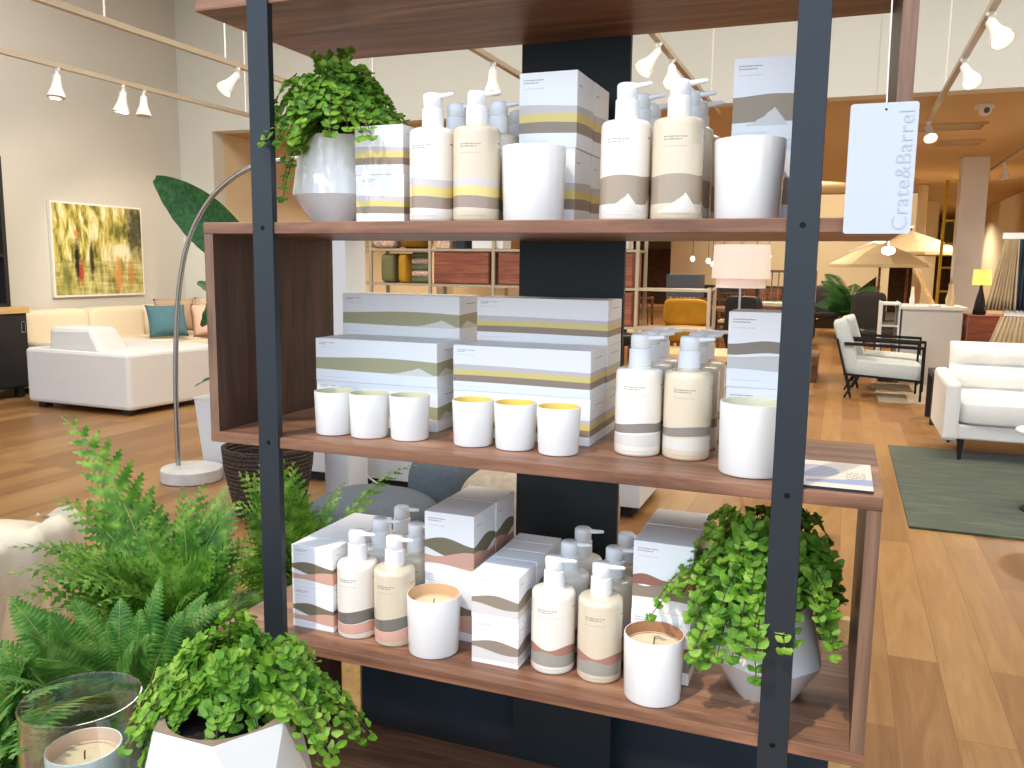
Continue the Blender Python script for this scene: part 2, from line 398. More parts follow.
    def pillow(s, c, w, h, t, rot=None, m=0, n=14):
        R = rot or Matrix.Identity(3); c = Vector(c); top = {}; bot = {}
        for i in range(n + 1):
            for j in range(n + 1):
                u, v = -1 + 2*i/n, -1 + 2*j/n
                pin = 1 - .07 * (1 - abs(u)**2) * abs(v)**4; pin2 = 1 - .07 * (1 - abs(v)**2) * abs(u)**4
                z = t/2 * ((1 - abs(u)**3) * (1 - abs(v)**3)) ** .55
                top[i, j] = s.add([c + R @ Vector((u*w/2*pin2, v*h/2*pin, z))])
                edge = i in (0, n) or j in (0, n)
                bot[i, j] = top[i, j] if edge else s.add([c + R @ Vector((u*w/2*pin2, v*h/2*pin, -z))])
        for i in range(n):
            for j in range(n):
                s.face((top[i, j], top[i+1, j], top[i+1, j+1], top[i, j+1]), m)
                q = (bot[i, j], bot[i, j+1], bot[i+1, j+1], bot[i+1, j])
                s.face(q, m)
        return s
    def build(s, name, mats, parent=None, smooth=False, loc=(0, 0, 0), bevel=0, rotz=0):
        me = bpy.data.meshes.new(name)
        me.from_pydata(s.v, [], s.f)
        if not isinstance(mats, (list, tuple)): mats = [mats]
        for x in mats: me.materials.append(M[x] if isinstance(x, str) else x)
        uvl = me.uv_layers.new(name='UVMap'); flat = []
        for u in s.uv:
            for p in u: flat += [p[0], p[1]]
        uvl.data.foreach_set('uv', flat)
        me.polygons.foreach_set('material_index', s.mi)
        me.update()
        if smooth:
            me.polygons.foreach_set('use_smooth', [True] * len(me.polygons))
            try: me.set_sharp_from_angle(angle=radians(38 if smooth is True else smooth))
            except Exception: pass
        o = bpy.data.objects.new(name, me); COL.objects.link(o)
        o.location = loc; o.rotation_euler = (0, 0, rotz)
        if parent is not None: o.parent = parent
        if bevel:
            b = o.modifiers.new('Bevel', 'BEVEL'); b.width = bevel; b.segments = 2; b.limit_method = 'ANGLE'; b.angle_limit = radians(40)
        return o

def tag(o, label=None, cat=None, group=None, kind=None):
    if label: o['label'] = label
    if cat: o['category'] = cat
    if group: o['group'] = group
    if kind: o['kind'] = kind
    return o
def thing(name, label, cat, loc=(0, 0, 0), rotz=0, group=None):
    o = bpy.data.objects.new(name, None); COL.objects.link(o); o.location = loc; o.rotation_euler = (0, 0, rotz)
    o.empty_display_size = .05
    return tag(o, label, cat, group)
def copy_tree(o, parent=None):
    c = o.copy(); COL.objects.link(c)
    if parent is not None: c.parent = parent
    for ch in [x for x in bpy.data.objects if x.parent == o]: copy_tree(ch, c)
    return c
def struct(name, mb, mat, **kw):
    o = mb.build(name, mat, **kw); o['kind'] = 'structure'; return o
PROTO = {}
def place(key, maker, loc, label, cat, group=None, rotz=0):
    """first call builds the kind with its parts, later calls copy it part by part"""
    if key not in PROTO: o = PROTO[key] = maker()
    else: o = copy_tree(PROTO[key])
    o.location = loc; o.rotation_euler = (0, 0, rotz)
    for k in ('group',):
        if k in o: del o[k]
    return tag(o, label, cat, group)

# ------------------------------------------------------------------ the room (x right, y away from the viewer, z up; floor at 0)
CEIL, SOFF, YH = 4.6, 2.86, 7.4
YO = -1.5                      # front edge of the ceiling: beyond it the glazed shopfront bay
struct('floor', MB().box(-6.7, -3.2, -.05, 6, 30, 0), 'floor')
struct('wall_left', MB().box(-6.85, YO, 0, -6.7, YH, CEIL), 'grey_paint')
struct('wall_right', MB().box(6, YO, 0, 6.15, YH, CEIL), 'grey_paint')
struct('wall_header', MB().box(-6.2, YH, SOFF, 6, YH + .2, CEIL), 'white_paint')
struct('wall_pier', MB().box(-6.7, YH, 0, -6.2, YH + .2, CEIL), 'white_paint')
struct('wall_side', MB().box(4.2, YH + .05, 0, 6, YH + .2, SOFF), 'white_paint')
struct('ceiling', MB().box(-6.85, YO, CEIL, 6.15, YH + .2, CEIL + .1), 'white_paint')
struct('ceiling_rear', MB().box(-6.4, YH + .2, SOFF, 4.4, 30, SOFF + .1), 'brown_ceiling')
struct('wall_rear_left', MB().box(-6.4, YH + .2, 0, -6.2, 30, SOFF), 'beige_paint')
struct('wall_rear_right', MB().box(4.2, YH + .2, 0, 4.4, 30, SOFF), 'beige_paint')
struct('wall_rear', MB().box(-6.4, 30, 0, 4.4, 30.2, SOFF), 'beige_paint')
struct('baseboard_left', MB().box(-6.7, YO, 0, -6.68, YH, .1), 'white_paint')
# pavement beyond the shop front
struct('ground', MB().box(-30, -30, -.12, 30, -3.2, -.07), 'concrete')
# mullions of the shop front behind the viewer
for i, x in enumerate((-6.6, -4.6, -2.4, -.2, 2.0, 4.2, 6.0)):
    struct('window_%d' % (i + 1), MB().box(x - .04, -3.1, 0, x + .04, -3.0, CEIL), 'black_metal')
# joints in the header wall
for i, x in enumerate((-4.2, -1.4, 1.2, 3.6)):
    struct('trim_%d' % (i + 1), MB().box(x - .004, YH - .004, SOFF, x + .004, YH, CEIL), 'grey_paint')

# ------------------------------------------------------------------ the display shelf
ZB = 1.366; ZA = ZB + .36; ZC = ZB - .36; ZD = ZB - .722; ZE = ZB - 1.083
XR, DP, TH = 1.088, .367, .019
shelf = thing('display_shelf', 'tall open walnut display shelf with staggered boxes held by two flat black steel posts', 'shelf', (0, 0, 0))
EX = .0
for z in (ZA, ZB, ZC, ZD, ZE):
    b = MB().box(0, 0, z - TH, XR, DP, z).build('shelf_board', 'walnut_x', shelf, bevel=.0012)
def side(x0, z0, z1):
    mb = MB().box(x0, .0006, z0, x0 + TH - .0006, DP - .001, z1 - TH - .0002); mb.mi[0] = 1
    mb.build('side_panel', ['walnut_shaded', 'walnut_lit_edge'], shelf)
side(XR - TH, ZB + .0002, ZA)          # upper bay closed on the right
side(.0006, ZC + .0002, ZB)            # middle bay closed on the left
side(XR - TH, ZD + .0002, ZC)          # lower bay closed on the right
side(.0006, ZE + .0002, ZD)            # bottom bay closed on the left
MB().box(.0, 0, ZA + .0002, TH, DP, ZA + .34).build('side_panel', 'walnut_shaded', shelf)
for px in (.1045, .9482):
    p = MB().box(px, -.0035, 0, px + .0402, .010, 2.1).build('post', 'steel_post', shelf, bevel=.0008)
    for z in (ZA, ZB, ZC, ZD, ZE):
        s_ = MB()
        k = 14
        s_.lathe([(.0003, 0), (.0014, 0), (.0015, .0008), (.0032, .0009), (.0038, .0003), (.0039, 0)], k, caps=(False, False))
        s_.v = [(v[0] + px + .0201, -.0036 - v[2], v[1] + z - TH / 2) for v in s_.v]
        s_.build('screw', 'screw', p, smooth=True)
MB().box(.4376, DP + .0005, 0, .6442, DP + .012, 2.1).build('back_panel', 'steel_panel', shelf)
# low dark panel behind the bottom bay, carried between two timber strips
lowp = thing('low_screen', 'dark blue-grey panel between pale timber strips behind the bottom bay of the shelf', 'screen', (0, 0, 0))
MB().box(.032, .440, 0, 1.05, .452, .66).build('panel', plain('dark glossy blue grey panel', '#28323a', .25, var=.25, vscale=3), lowp)
MB().box(-.02, .436, 0, .030, .456, .66).build('strip', 'oak_top', lowp)
MB().box(1.052, .436, 0, 1.09, .456, .66).build('strip', 'oak_top', lowp)

# ------------------------------------------------------------------ products
CW = 'printed product cartons on the display shelf'
def carton(kind, w, d, h):
    def f():
        return MB().box(0, 0, 0, w, d, h, label=True).build('product_box', ['box_' + kind], bevel=.0007)
    return f
def cartons(kind, w, h, x, cols, z, group, lab, jit=.0012):
    """cols = list of (y, depth, levels); lab(col, level, nlevels) -> label"""
    rnd = random.Random(int(x * 1000) + int(z * 100))
    for ci, (y, d, lv) in enumerate(cols):
        for l in range(lv):
            jx = rnd.uniform(-jit, jit)
            key = (kind, round(w, 4), round(d, 4), round(h, 4))
            place(key, carton(kind, w - .001, d - .001, h - .0004), (x + jx, y, z + h * l + .0001), lab(ci, l, lv), 'box', group)
def lv2(l, n): return ('bottom', 'top')[l] if n == 2 else ('lowest', 'middle', 'topmost')[l]
ROW = ['front', 'second', 'third', 'rear']

cartons('yellow', .090, .078, .262, [(.062, .085, 2), (.150, .085, 2)], ZB, 'small yellow-banded cartons beside the potted plant',
        lambda c, l, n: '%s small yellow-banded carton in the %s stack beside the top shelf plant' % (lv2(l, n), ('front', 'rear')[c]))
cartons('yellow', .097, .1175, .524, [(.127, .094, 2), (.222, .092, 2)], ZB, 'tall yellow-banded cartons in the middle of the top shelf',
        lambda c, l, n: '%s tall yellow-banded carton, %s stack in the middle of the top shelf' % (lv2(l, n), ('front', 'rear')[c]))
cartons('taupe', .097, .1175, .855, [(.132, .094, 2)], ZB, 'tall taupe cartons at the right of the top shelf',
        lambda c, l, n: '%s large taupe hill-print carton behind the white cup at the right of the top shelf' % lv2(l, n))
cartons('wide_green', .25, .079, .1195, [(.150, .093, 2), (.245, .093, 3)], ZC, 'wide olive-banded cartons on the middle shelf',
        lambda c, l, n: '%s wide olive-banded carton in the %s stack at the left of the middle shelf' % (lv2(l, n), ('front', 'rear')[c]))
cartons('wide_yellow', .247, .079, .402, [(.146, .096, 2), (.245, .096, 3)], ZC, 'wide yellow-banded cartons on the middle shelf',
        lambda c, l, n: '%s wide yellow-banded carton in the %s stack at the centre of the middle shelf' % (lv2(l, n), ('front', 'rear')[c]))
cartons('stone', .096, .115, .864, [(.135, .095, 2)], ZC, 'grey stone-print cartons at the right of the middle shelf',
        lambda c, l, n: '%s grey hill-print carton behind the open white vessel on the middle shelf' % lv2(l, n))
cartons('blush', .087, .077, .1215, [(.057, .051, 2), (.109, .081, 2), (.191, .083, 2)], ZD, 'small olive-and-pink cartons at the left end of the lower shelf',
        lambda c, l, n: '%s small olive-and-pink carton, %s stack beside the left post, lower shelf' % (lv2(l, n), ROW[c]))
cartons('blush', .096, .114, .361, [(.1165, .097, 2), (.215, .092, 2)], ZD, 'large olive-and-pink cartons on the lower shelf',
        lambda c, l, n: '%s large olive-and-pink carton, %s stack behind the tan-lined candle' % (lv2(l, n), ('front', 'rear')[c]))
cartons('dune', .084, .0775, .480, [(.052, .086, 2), (.139, .047, 2), (.187, .047, 2), (.235, .045, 2)], ZD, 'small taupe dune-print cartons at the centre of the lower shelf',
        lambda c, l, n: '%s small taupe dune-print carton, %s stack at the lower shelf centre' % (lv2(l, n), ROW[c]))
cartons('peaks', .096, .114, .736, [(.1035, .096, 2), (.202, .096, 2)], ZD, 'large mountain-print cartons at the right of the lower shelf',
        lambda c, l, n: '%s large carton with red-brown mountains, %s stack behind the copper-lined candle' % (lv2(l, n), ('front', 'rear')[c]))

def bottle(kind, style, r=.0362, h=.135, tot=.189):
    def f():
        o = bpy.data.objects.new('pump_bottle', None); COL.objects.link(o)
        prof = [(r * .90, 0), (r * .97, .0012), (r, .005), (r, .02), (r, .05), (r, .09), (r, h - .011), (r * .985, h - .006), (r * .93, h - .0025), (r * .82, h - .0006), (.019, h), (.0175, h + .0035)]
        MB().lathe(prof, 56, uvh=h).build('bottle_body', style + '_' + kind, o, smooth=50)
        c0 = h + .0036
        MB().lathe([(.0170, c0), (.0172, c0 + .0006), (.0168, c0 + .026), (.0150, c0 + .027)], 36).build('collar', 'pump_white', o, smooth=True)
        c1 = c0 + .0272
        hd = MB().lathe([(.0140, c1), (.0150, c1 + .001), (.0152, tot - .008), (.0149, tot - .003), (.0125, tot - .0004), (.004, tot)], 36).build('pump_head', 'pump_white', o, smooth=50)
        z = tot - .0058
        sp = MB()
        pts = [(.006, 0, z), (.018, 0, z + .0004), (.028, 0, z + .0012), (.036, 0, z + .0022), (.0385, 0, z + .0012)]
        sp.tube(pts, [.0052, .0042, .0036, .0030, .0022], 12)
        sp.build('spout', 'pump_white', hd, smooth=60)
        return o
    return f
def bottles(kind, style, x, ys, z, rz, group, lab, **kw):
    for i, y in enumerate(ys):
        place(('b', kind, style, tuple(kw.items())), bottle(kind, style, **kw), (x, y, z + .0002), lab(i), 'bottle', group, radians(rz + (i * 7) % 11 - 5))
kB = dict(r=.0368, h=.145, tot=.199)
bottles('yellow', 'lotion', .404, (.062, .150, .238), ZB, -4, 'white pump bottles left of the tall carton on the top shelf',
        lambda i: '%s white yellow-banded pump bottle in the row beside the small cartons, top shelf' % ROW[i], **kB)
bottles('yellow', 'soap', .478, (.066, .154, .242), ZB, 6, 'beige pump bottles left of the tall carton on the top shelf',
        lambda i: '%s beige yellow-banded pump bottle in the row left of the top shelf cup' % ROW[i], **kB)
bottles('taupe', 'lotion', .711, (.080, .165, .250), ZB, -6, 'white pump bottles right of the tall carton on the top shelf',
        lambda i: '%s white taupe-print pump bottle, row right of the tall yellow-banded cartons' % ROW[i], **kB)
bottles('taupe', 'soap', .788, (.080, .165, .250), ZB, 3, 'beige pump bottles beside the right cup on the top shelf',
        lambda i: '%s beige taupe-print pump bottle, row beside the right cup, top shelf' % ROW[i], **kB)
kC = dict(r=.0370, h=.137, tot=.190)
bottles('stone', 'lotion', .730, (.137, .215, .293), ZC, 0, 'white pump bottles on the middle shelf',
        lambda i: '%s white pump bottle with grey-brown band, middle shelf, beside wide yellow-banded cartons' % ROW[i], **kC)
bottles('stone', 'soap', .807, (.139, .217, .295), ZC, 0, 'beige pump bottles on the middle shelf',
        lambda i: '%s beige pump bottle with grey-brown band, middle shelf, beside the open vessel' % ROW[i], **kC)
bottles('blush', 'lotion', .2455, (.080, .162, .245), ZD, 0, 'white olive-and-pink pump bottles on the lower shelf',
        lambda i: '%s white pump bottle with olive and pink waves beside the small lower shelf cartons' % ROW[i])
bottles('blush', 'soap', .3215, (.078, .160), ZD, 0, 'beige olive-and-pink pump bottles on the lower shelf',
        lambda i: '%s beige pump bottle with olive and pink waves, left of the tan-lined candle' % ROW[i])
bottles('peaks', 'lotion', .6105, (.089, .172, .254), ZD, 0, 'white mountain-print pump bottles on the lower shelf',
        lambda i: '%s white pump bottle with red-brown mountains, right of the small dune-print cartons' % ROW[i])
bottles('peaks', 'soap', .690, (.089, .172, .254), ZD, 0, 'beige mountain-print pump bottles on the lower shelf',
        lambda i: '%s beige pump bottle with red-brown mountains, left of the copper-lined candle' % ROW[i])

def vessel(r0, r1, h, inner, wax=None, glossy='white_ceramic'):
    """tapering cup with thick wall; r0 base, r1 rim"""
    def f():
        o = bpy.data.objects.new('candle', None); COL.objects.link(o)
        w = .0028; fl = .006 if wax is None else h - wax
        prof = [(r0 * .90, 0), (r0 * .98, .0012), (r0, .004), (r0 + (r1 - r0) * .5, h * .5), (r1, h - .002), (r1 - .0008, h), (r1 - w + .0006, h), (r1 - w, h - .002), (r0 - w + (r1 - r0) * fl / h, fl)]
        if wax is None: prof.append((.001, fl))
        else: prof.append((r0 - w - .002, fl))
        mats = [0] * 6 + [1] * (len(prof) - 6)
        MB().lathe(prof, 64, mats=mats, caps=(True, wax is None)).build('jar', [glossy, inner], o, smooth=50)
        if wax is not None:
            rw = r0 - w - .0003 + (r1 - r0) * fl / h
            MB().lathe([(rw, fl - .002), (rw, fl + .0004), (rw * .9, fl - .0008), (.004, fl - .0014), (.001, fl - .001)], 48).build('wax', 'wax', o, smooth=60)
            MB().tube([(0, 0, fl - .002), (.0004, 0, fl + .006), (.0012, 0, fl + .010)], .0010, 8).build('wick', 'wick', o)
        return o
    return f
def inner(name, c): return plain(name, c, .3, var=.02)
I_tan = inner('tan glazed inside', '#cba77f'); I_cop = inner('copper brown inside', '#a37556'); I_olv = inner('pale olive inside', '#c9c4a2')
I_yel = inner('yellow inside', '#e6c65e'); I_grn = inner('pale green inside', '#cfcdb4'); I_wht = inner('white inside', '#e6e3df')
place('k1', vessel(.0465, .0495, .113, I_wht), (.569, .076, ZB + .0002), 'glossy white tapered cup in front of the tall yellow-banded cartons on the top shelf', 'candle')
place('k2', vessel(.0450, .0490, .111, I_wht), (.889, .078, ZB + .0002), 'glossy white tapered cup before the taupe cartons at the right of the top shelf', 'candle')
place('k3', vessel(.0460, .0478, .104, I_grn, None, 'matte_white'), (.9125, .0735, ZC + .0002), 'large open white vessel with pale green inside, beside the right post on the middle shelf', 'candle')
place('k4', vessel(.0435, .0462, .101, I_tan, .020), (.4020, .0685, ZD + .0002), 'white candle with tan inside and cream wax, centre left of the lower shelf', 'candle')
place('k5', vessel(.0440, .0462, .101, I_cop, .018), (.7840, .0560, ZD + .0002), 'white candle with copper-brown inside and peach wax, right of the lower shelf', 'candle')
for i, (x, y) in enumerate(((.2070, .0740), (.2755, .0760), (.3480, .0860))):
    place('ku', vessel(.0320, .0345, .0750, I_olv, None, 'matte_white'), (x, y, ZC + .0002),
          '%s small white cup with olive inside, in front of the olive-banded cartons' % ('leftmost', 'middle', 'rightmost of three')[i], 'cup', 'small olive-lined cups on the middle shelf')
for i, (x, y) in enumerate(((.4655, .0870), (.5390, .0895), (.6150, .0825))):
    place('kv', vessel(.0320, .0350, .0750, I_yel, None, 'matte_white'), (x, y, ZC + .0002),
          '%s small white cup with yellow inside, in front of the yellow-banded cartons' % ('leftmost', 'middle', 'rightmost of three')[i], 'cup', 'small yellow-lined cups on the middle shelf')

# ------------------------------------------------------------------ hanging tag
tg = thing('hanging_sign', 'white card with faint vertical lettering hung at the right end of the shelf', 'sign', (1.056, -.012, 1.345))
def rrect(w, h, r, n=5):
    pts = []
    for cx, cy, a0 in ((w/2 - r, r, -90), (w/2 - r, h - r, 0), (-w/2 + r, h - r, 90), (-w/2 + r, r, 180)):
        for i in range(n + 1):
            a = radians(a0 + 90 * i / n); pts.append((cx + r * cos(a), cy + r * sin(a)))
    return pts
MB().prism(rrect(.0775, .158, .004), 'y', -.0012, .0012).build('card', plain('white card stock', '#bcc3cd', .45, var=.01), tg)
hole = MB().lathe([(.0014, 0), (.0014, .0004)], 16); hole.v = [(v[0] + .002, -.0013 - v[2], v[1] + .150) for v in hole.v]
hole.build('hole', 'screw', tg)
MB().tube([(.002, 0, .150), (.0005, .004, .25), (-.0005, .010, ZA - TH - 1.345 - .0005)], .0009, 6).build('string', 'string', tg)
cu = bpy.data.curves.new('lettering', 'FONT'); cu.body = 'Crate&Barrel'; cu.size = .0255; cu.extrude = .0002; cu.offset = -.00022; cu.space_character = 1.05
cu.align_x = 'LEFT'; cu.materials.append(M['tag_text'])
tmp = bpy.data.objects.new('tmp_text', cu); COL.objects.link(tmp); bpy.context.view_layer.update()
me_ = bpy.data.meshes.new_from_object(tmp.evaluated_get(bpy.context.evaluated_depsgraph_get())); bpy.data.objects.remove(tmp)
lt = bpy.data.objects.new('lettering', me_); COL.objects.link(lt); lt.parent = tg
lt.rotation_euler = (radians(90), radians(-90), 0); lt.location = (.034, -.0016, .004)

# booklet on the middle shelf end
bk = thing('catalogue', 'cream booklet with a blue half circle lying at the right end of the middle shelf', 'booklet', (1.030, .092, ZC))
def cover_mat():
    n = NT('printed booklet cover'); uv = n.coord('Object'); s = n.node('ShaderNodeSeparateXYZ'); n.put(s.inputs[0], uv); x, y = s.outputs[0], s.outputs[1]
    col = lin('#e9dccb')
    dx = n.m('DIVIDE', n.m('ADD', x, .035), .038); dy = n.m('DIVIDE', n.m('SUBTRACT', y, .012), .040)
    k = n.m('LESS_THAN', n.m('ADD', n.m('MULTIPLY', dx, dx), n.m('MULTIPLY', dy, dy)), 1.0)
    k = n.m('MULTIPLY', k, n.m('GREATER_THAN', n.m('ADD', n.m('SINE', n.m('MULTIPLY', y, 700)), .75), 0))
    col = n.mix(k, col, lin('#8f9fc0'))
    e = n.m('ADD', n.m('MULTIPLY', x, .30), -.034)
    k = n.m('MULTIPLY', n.m('LESS_THAN', y, e), n.m('GREATER_THAN', y, n.m('SUBTRACT', n.m('MULTIPLY', x, .02), .058)))
    col = n.mix(n.m('MULTIPLY', k, n.m('GREATER_THAN', x, -.04)), col, lin('#93a5cc'))
    tx = n.m('MULTIPLY', n.m('GREATER_THAN', x, .012), n.m('LESS_THAN', x, .038)); ty = n.m('MULTIPLY', n.m('GREATER_THAN', y, -.030), n.m('LESS_THAN', y, .020))
    ln = n.m('GREATER_THAN', n.m('SINE', n.m('MULTIPLY', y, 640)), .1)
    ds = n.m('GREATER_THAN', n.noise(n.mapping(uv, (500, 90, 1)), 1, 1), .47)
    k = n.m('MULTIPLY', n.m('MULTIPLY', tx, ty), n.m('MULTIPLY', ln, ds))
    return n.done(n.bsdf(n.mix(n.m('MULTIPLY', k, .8), col, lin('#4c4a55')), .3, coat=.3))
MB().box(-.046, -.080, .0002, .046, .080, .004).build('pages', plain('booklet edge', '#1f2126', .5), bk)
MB().box(-.046, -.080, .0041, .046, .080, .0050).build('cover', cover_mat(), bk)

# ------------------------------------------------------------------ plants
def bez(a, c, b, n):
    a, b, c = Vector(a), Vector(b), Vector(c)
    return [a * (1-t)**2 + c * 2*t*(1-t) + b * t*t for t in [i / (n - 1) for i in range(n)]]

def maidenhair(mb, stems, origin, reach, rise, droop, nfr, leaf=.0105, seed=1, rimr=.05, zmin=None, bias=None, core=.35, ang=None, xmax=None):
    """arching wiry stems with side twigs carrying fan-shaped leaflets"""
    rnd = random.Random(seed); O = Vector(origin)
    def fan(p, d, r):
        # d = direction the fan opens to; the blades face outwards and up, hanging from their stalks
        o_ = Vector((p.x - O.x, p.y - O.y, 0)); o_ = o_.normalized() if o_.length > .01 else Vector((0, -1, 0))
        up = (o_ * .8 + Vector((rnd.gauss(0, .45), rnd.gauss(-.3, .45), rnd.gauss(.75, .3)))).normalized()
        d = d + Vector((0, 0, -.35))
        d = (d - up * d.dot(up)).normalized(); s_ = up.cross(d)
        pts = [p]; n = 7; half = radians(rnd.uniform(62, 82))
        for i in range(n):
            a = -half + 2 * half * i / (n - 1)
            rr = r * (1.0 if i % 2 == 0 else 1.13) * (1 - .18 * (abs(a) / half) ** 2) * rnd.uniform(.93, 1.05)
            pts.append(p + d * cos(a) * rr + s_ * sin(a) * rr + up * (-.16 * r * abs(sin(a)) + .10 * r * (i % 2)))
        k = mb.add(pts)
        mb.face([k] + [k + i for i in range(1, n + 1)], 0)
    for f in range(nfr):
        az = rnd.uniform(*ang) if ang else rnd.uniform(0, 2*pi)
        q = rnd.random() ** .7
        R = reach * (core + (1 - core) * q) * rnd.uniform(.85, 1.1)
        out = Vector((cos(az), sin(az), 0))
        if bias: out = (out + Vector(bias) * rnd.random()).normalized()
        top = rise * (1.15 - .55 * q) * rnd.uniform(.75, 1.1)
        a = O + out * rimr * rnd.random() * .7
        c = O + out * R * .55 + Vector((0, 0, top * 1.55))
        b = O + out * R + Vector((0, 0, top * (1 - q) - droop * q * rnd.uniform(.6, 1.1)))
        if xmax is not None:
            b.x = min(b.x, xmax - rnd.uniform(0, .02)); c.x = min(c.x, xmax * .8)
        P = bez(a, c, b, 15)
        stems.tube(P[::2], [.0007] * 8, 4, cap=False)
        for i in range(3, 15):
            d = (P[min(i+1, 14)] - P[i-1]).normalized(); sd = d.cross(Vector((0, 0, 1))).normalized()
            for s_ in (-1, 1):
                L = leaf * (2.6 - 1.9 * i / 14) * rnd.uniform(.6, 1.1)
                dd = (sd * s_ + d * .7 + Vector((0, 0, rnd.uniform(-.35, .15)))).normalized()
                m_ = 2 if L > leaf * 1.3 else 1
                for k in range(m_):
                    pp = P[i] + dd * L * (k + .35) / m_
                    fan(pp + Vector((rnd.gauss(0, .0015),) * 3), (dd + sd * s_ * .4 * (k - .5)).normalized(), leaf * rnd.uniform(.75, 1.15) * (1 - .25 * i / 14))
        fan(P[-1], d, leaf * .9)

def potted(name, loc, pot_prof, pot_n, smooth, label, fol, soil_r, soil_z, pot_mat='white_ceramic', rot=0, facet=None):
    t = thing(name, label, 'potted plant', loc)
    mb = MB()
    if facet: facet(mb)
    else: mb.lathe(pot_prof, pot_n, ph=rot)
    mb.build('pot', pot_mat if isinstance(pot_mat, list) else [pot_mat], t, smooth=smooth)
    MB().lathe([(soil_r, soil_z - .004), (soil_r * .7, soil_z), (.002, soil_z + .003)], 32).build('soil', 'soil', t)
    l, s_ = MB(), MB()
    fol(l, s_)
    l.build('foliage', 'maiden', t); s_.build('stems', 'brown_stem', t)
    return t

def facet_pot(base, mid, top, z1, h, inner_r, n=6, wall=.004):
    """pot of triangular facets: rings twisted half a step against each other"""
    def f(mb):
        rings = []
        for (r, z, ph) in ((base, 0, 0), (mid, z1, pi / n), (top, h, 0)):
            rings.append(mb.add([(r * cos(2*pi*i/n + ph), r * sin(2*pi*i/n + ph), z) for i in range(n)]))
        for i in range(n):
            a, b = rings[0] + i, rings[0] + (i+1) % n; c, d = rings[1] + i, rings[1] + (i-1) % n
            mb.face((a, b, c)); mb.face((a, c, d))
            e, g = rings[2] + i, rings[2] + (i+1) % n
            mb.face((c, g, e)); mb.face((d, c, e))
        mb.face([rings[0] + i for i in reversed(range(n))])
        k = n * 4
        q = mb.add([(inner_r * cos(2*pi*i/k), inner_r * sin(2*pi*i/k), h - .001) for i in range(k)])
        q2 = mb.add([(inner_r * .97 * cos(2*pi*i/k), inner_r * .97 * sin(2*pi*i/k), h - .045) for i in range(k)])
        st = k // n
        for i in range(n):
            e, g = rings[2] + i, rings[2] + (i+1) % n
            for j in range(st):
                mb.face((e if j < st / 2 else g, q + (i*st + j + 1) % k, q + i*st + j), 1)
            mb.face((e, g, q + (i*st + st // 2) % k), 1)
        for i in range(k): mb.face((q + i, q + (i+1) % k, q2 + (i+1) % k, q2 + i), 1)
    return f
rimm = plain('weathered pot rim', '#8f7d68', .7, var=.2, vscale=30)

potted('potted_maidenhair_fern', (.188, .128, ZB + .0002), None, 0, 25,
       'maidenhair fern in a pale glossy faceted pot at the left end of the top shelf',
       lambda l, s: (maidenhair(l, s, (.0, -.005, .142), .150, .118, .022, 84, .0128, 11, .05),
                     maidenhair(l, s, (-.005, -.03, .142), .085, .04, .12, 4, .0135, 5, .03, ang=(-2.5, -1.9))),
       .058, .132, ['white_ceramic', 'white_ceramic'], facet=facet_pot(.044, .079, .068, .050, .148, .060, 9))
potted('potted_maidenhair_fern', (.945, .142, ZD + .0002), None, 0, 25,
       'maidenhair fern in a pale glossy faceted pot behind the right post on the lower shelf',
       lambda l, s: (maidenhair(l, s, (-.005, -.01, .130), .168, .128, .010, 92, .0138, 21, .05, core=.5, xmax=.105),
                     maidenhair(l, s, (-.03, -.03, .145), .115, .06, .075, 12, .0140, 8, .03, ang=(-2.4, -1.0))),
       .052, .135, ['white_ceramic', 'white_ceramic'], facet=facet_pot(.052, .086, .062, .060, .150, .054, 9))

# low table in front of the shelf, carrying the front pot and the hurricane glass
TZ = .62
tb = thing('side_table', 'low round dark side table under the faceted pot and the clear glass', 'table', (.32, -.56, 0))
MB().lathe([(.20, TZ - .022), (.205, TZ - .018), (.205, TZ - .003), (.202, TZ)], 48).build('table_top', 'brown_wood', tb, smooth=True)
MB().lathe([(.02, .03), (.018, .1), (.018, TZ - .022)], 20).build('pedestal', 'black_metal', tb, smooth=True)
MB().lathe([(.15, 0), (.15, .012), (.03, .03)], 40).build('foot', 'black_metal', tb, smooth=True)
potted('potted_maidenhair_fern', (.412, -.470, TZ + .0002), None, 0, False,
       'bushy maidenhair fern in a white angular faceted pot at the lower left, before the shelf',
       lambda l, s: (maidenhair(l, s, (-.025, .025, .178), .105, .075, .030, 100, .0105, 31, .05, ang=(-.2, 4.2)), maidenhair(l, s, (-.005, .01, .178), .070, .065, .0, 36, .0105, 35, .04),
                     maidenhair(l, s, (.02, .02, .180), .130, .070, .05, 26, .0105, 33, .04, ang=(-.25, 1.0)), maidenhair(l, s, (-.03, .0, .178), .07, .05, .07, 8, .010, 37, .04, ang=(3.3, 4.3))),
       .060, .172, ['matte_white', rimm], facet=facet_pot(.055, .098, .077, .085, .190, .062, 6))
vs = thing('hurricane_glass', 'clear glass cylinder standing round a candle at the lower left corner of the photo', 'vase', (.212, -.483, TZ + .0002))
ng = NT('clear glass'); tr_ = ng.node('ShaderNodeBsdfTransparent'); tr_.inputs[0].default_value = (.90, .95, .94, 1)
gl_ = ng.node('ShaderNodeBsdfGlossy'); gl_.inputs['Roughness'].default_value = .02
fz_ = ng.node('ShaderNodeLayerWeight'); fz_.inputs[0].default_value = .5; g_ = ng.node('ShaderNodeMixShader')
ng.t.links.new(ng.m('MULTIPLY_ADD', ng.m('POWER', fz_.outputs[1], 2.0), .9, .06), g_.inputs[0]); ng.t.links.new(tr_.outputs[0], g_.inputs[1]); ng.t.links.new(gl_.outputs[0], g_.inputs[2])
M['glass'] = ng.done(g_.outputs[0])
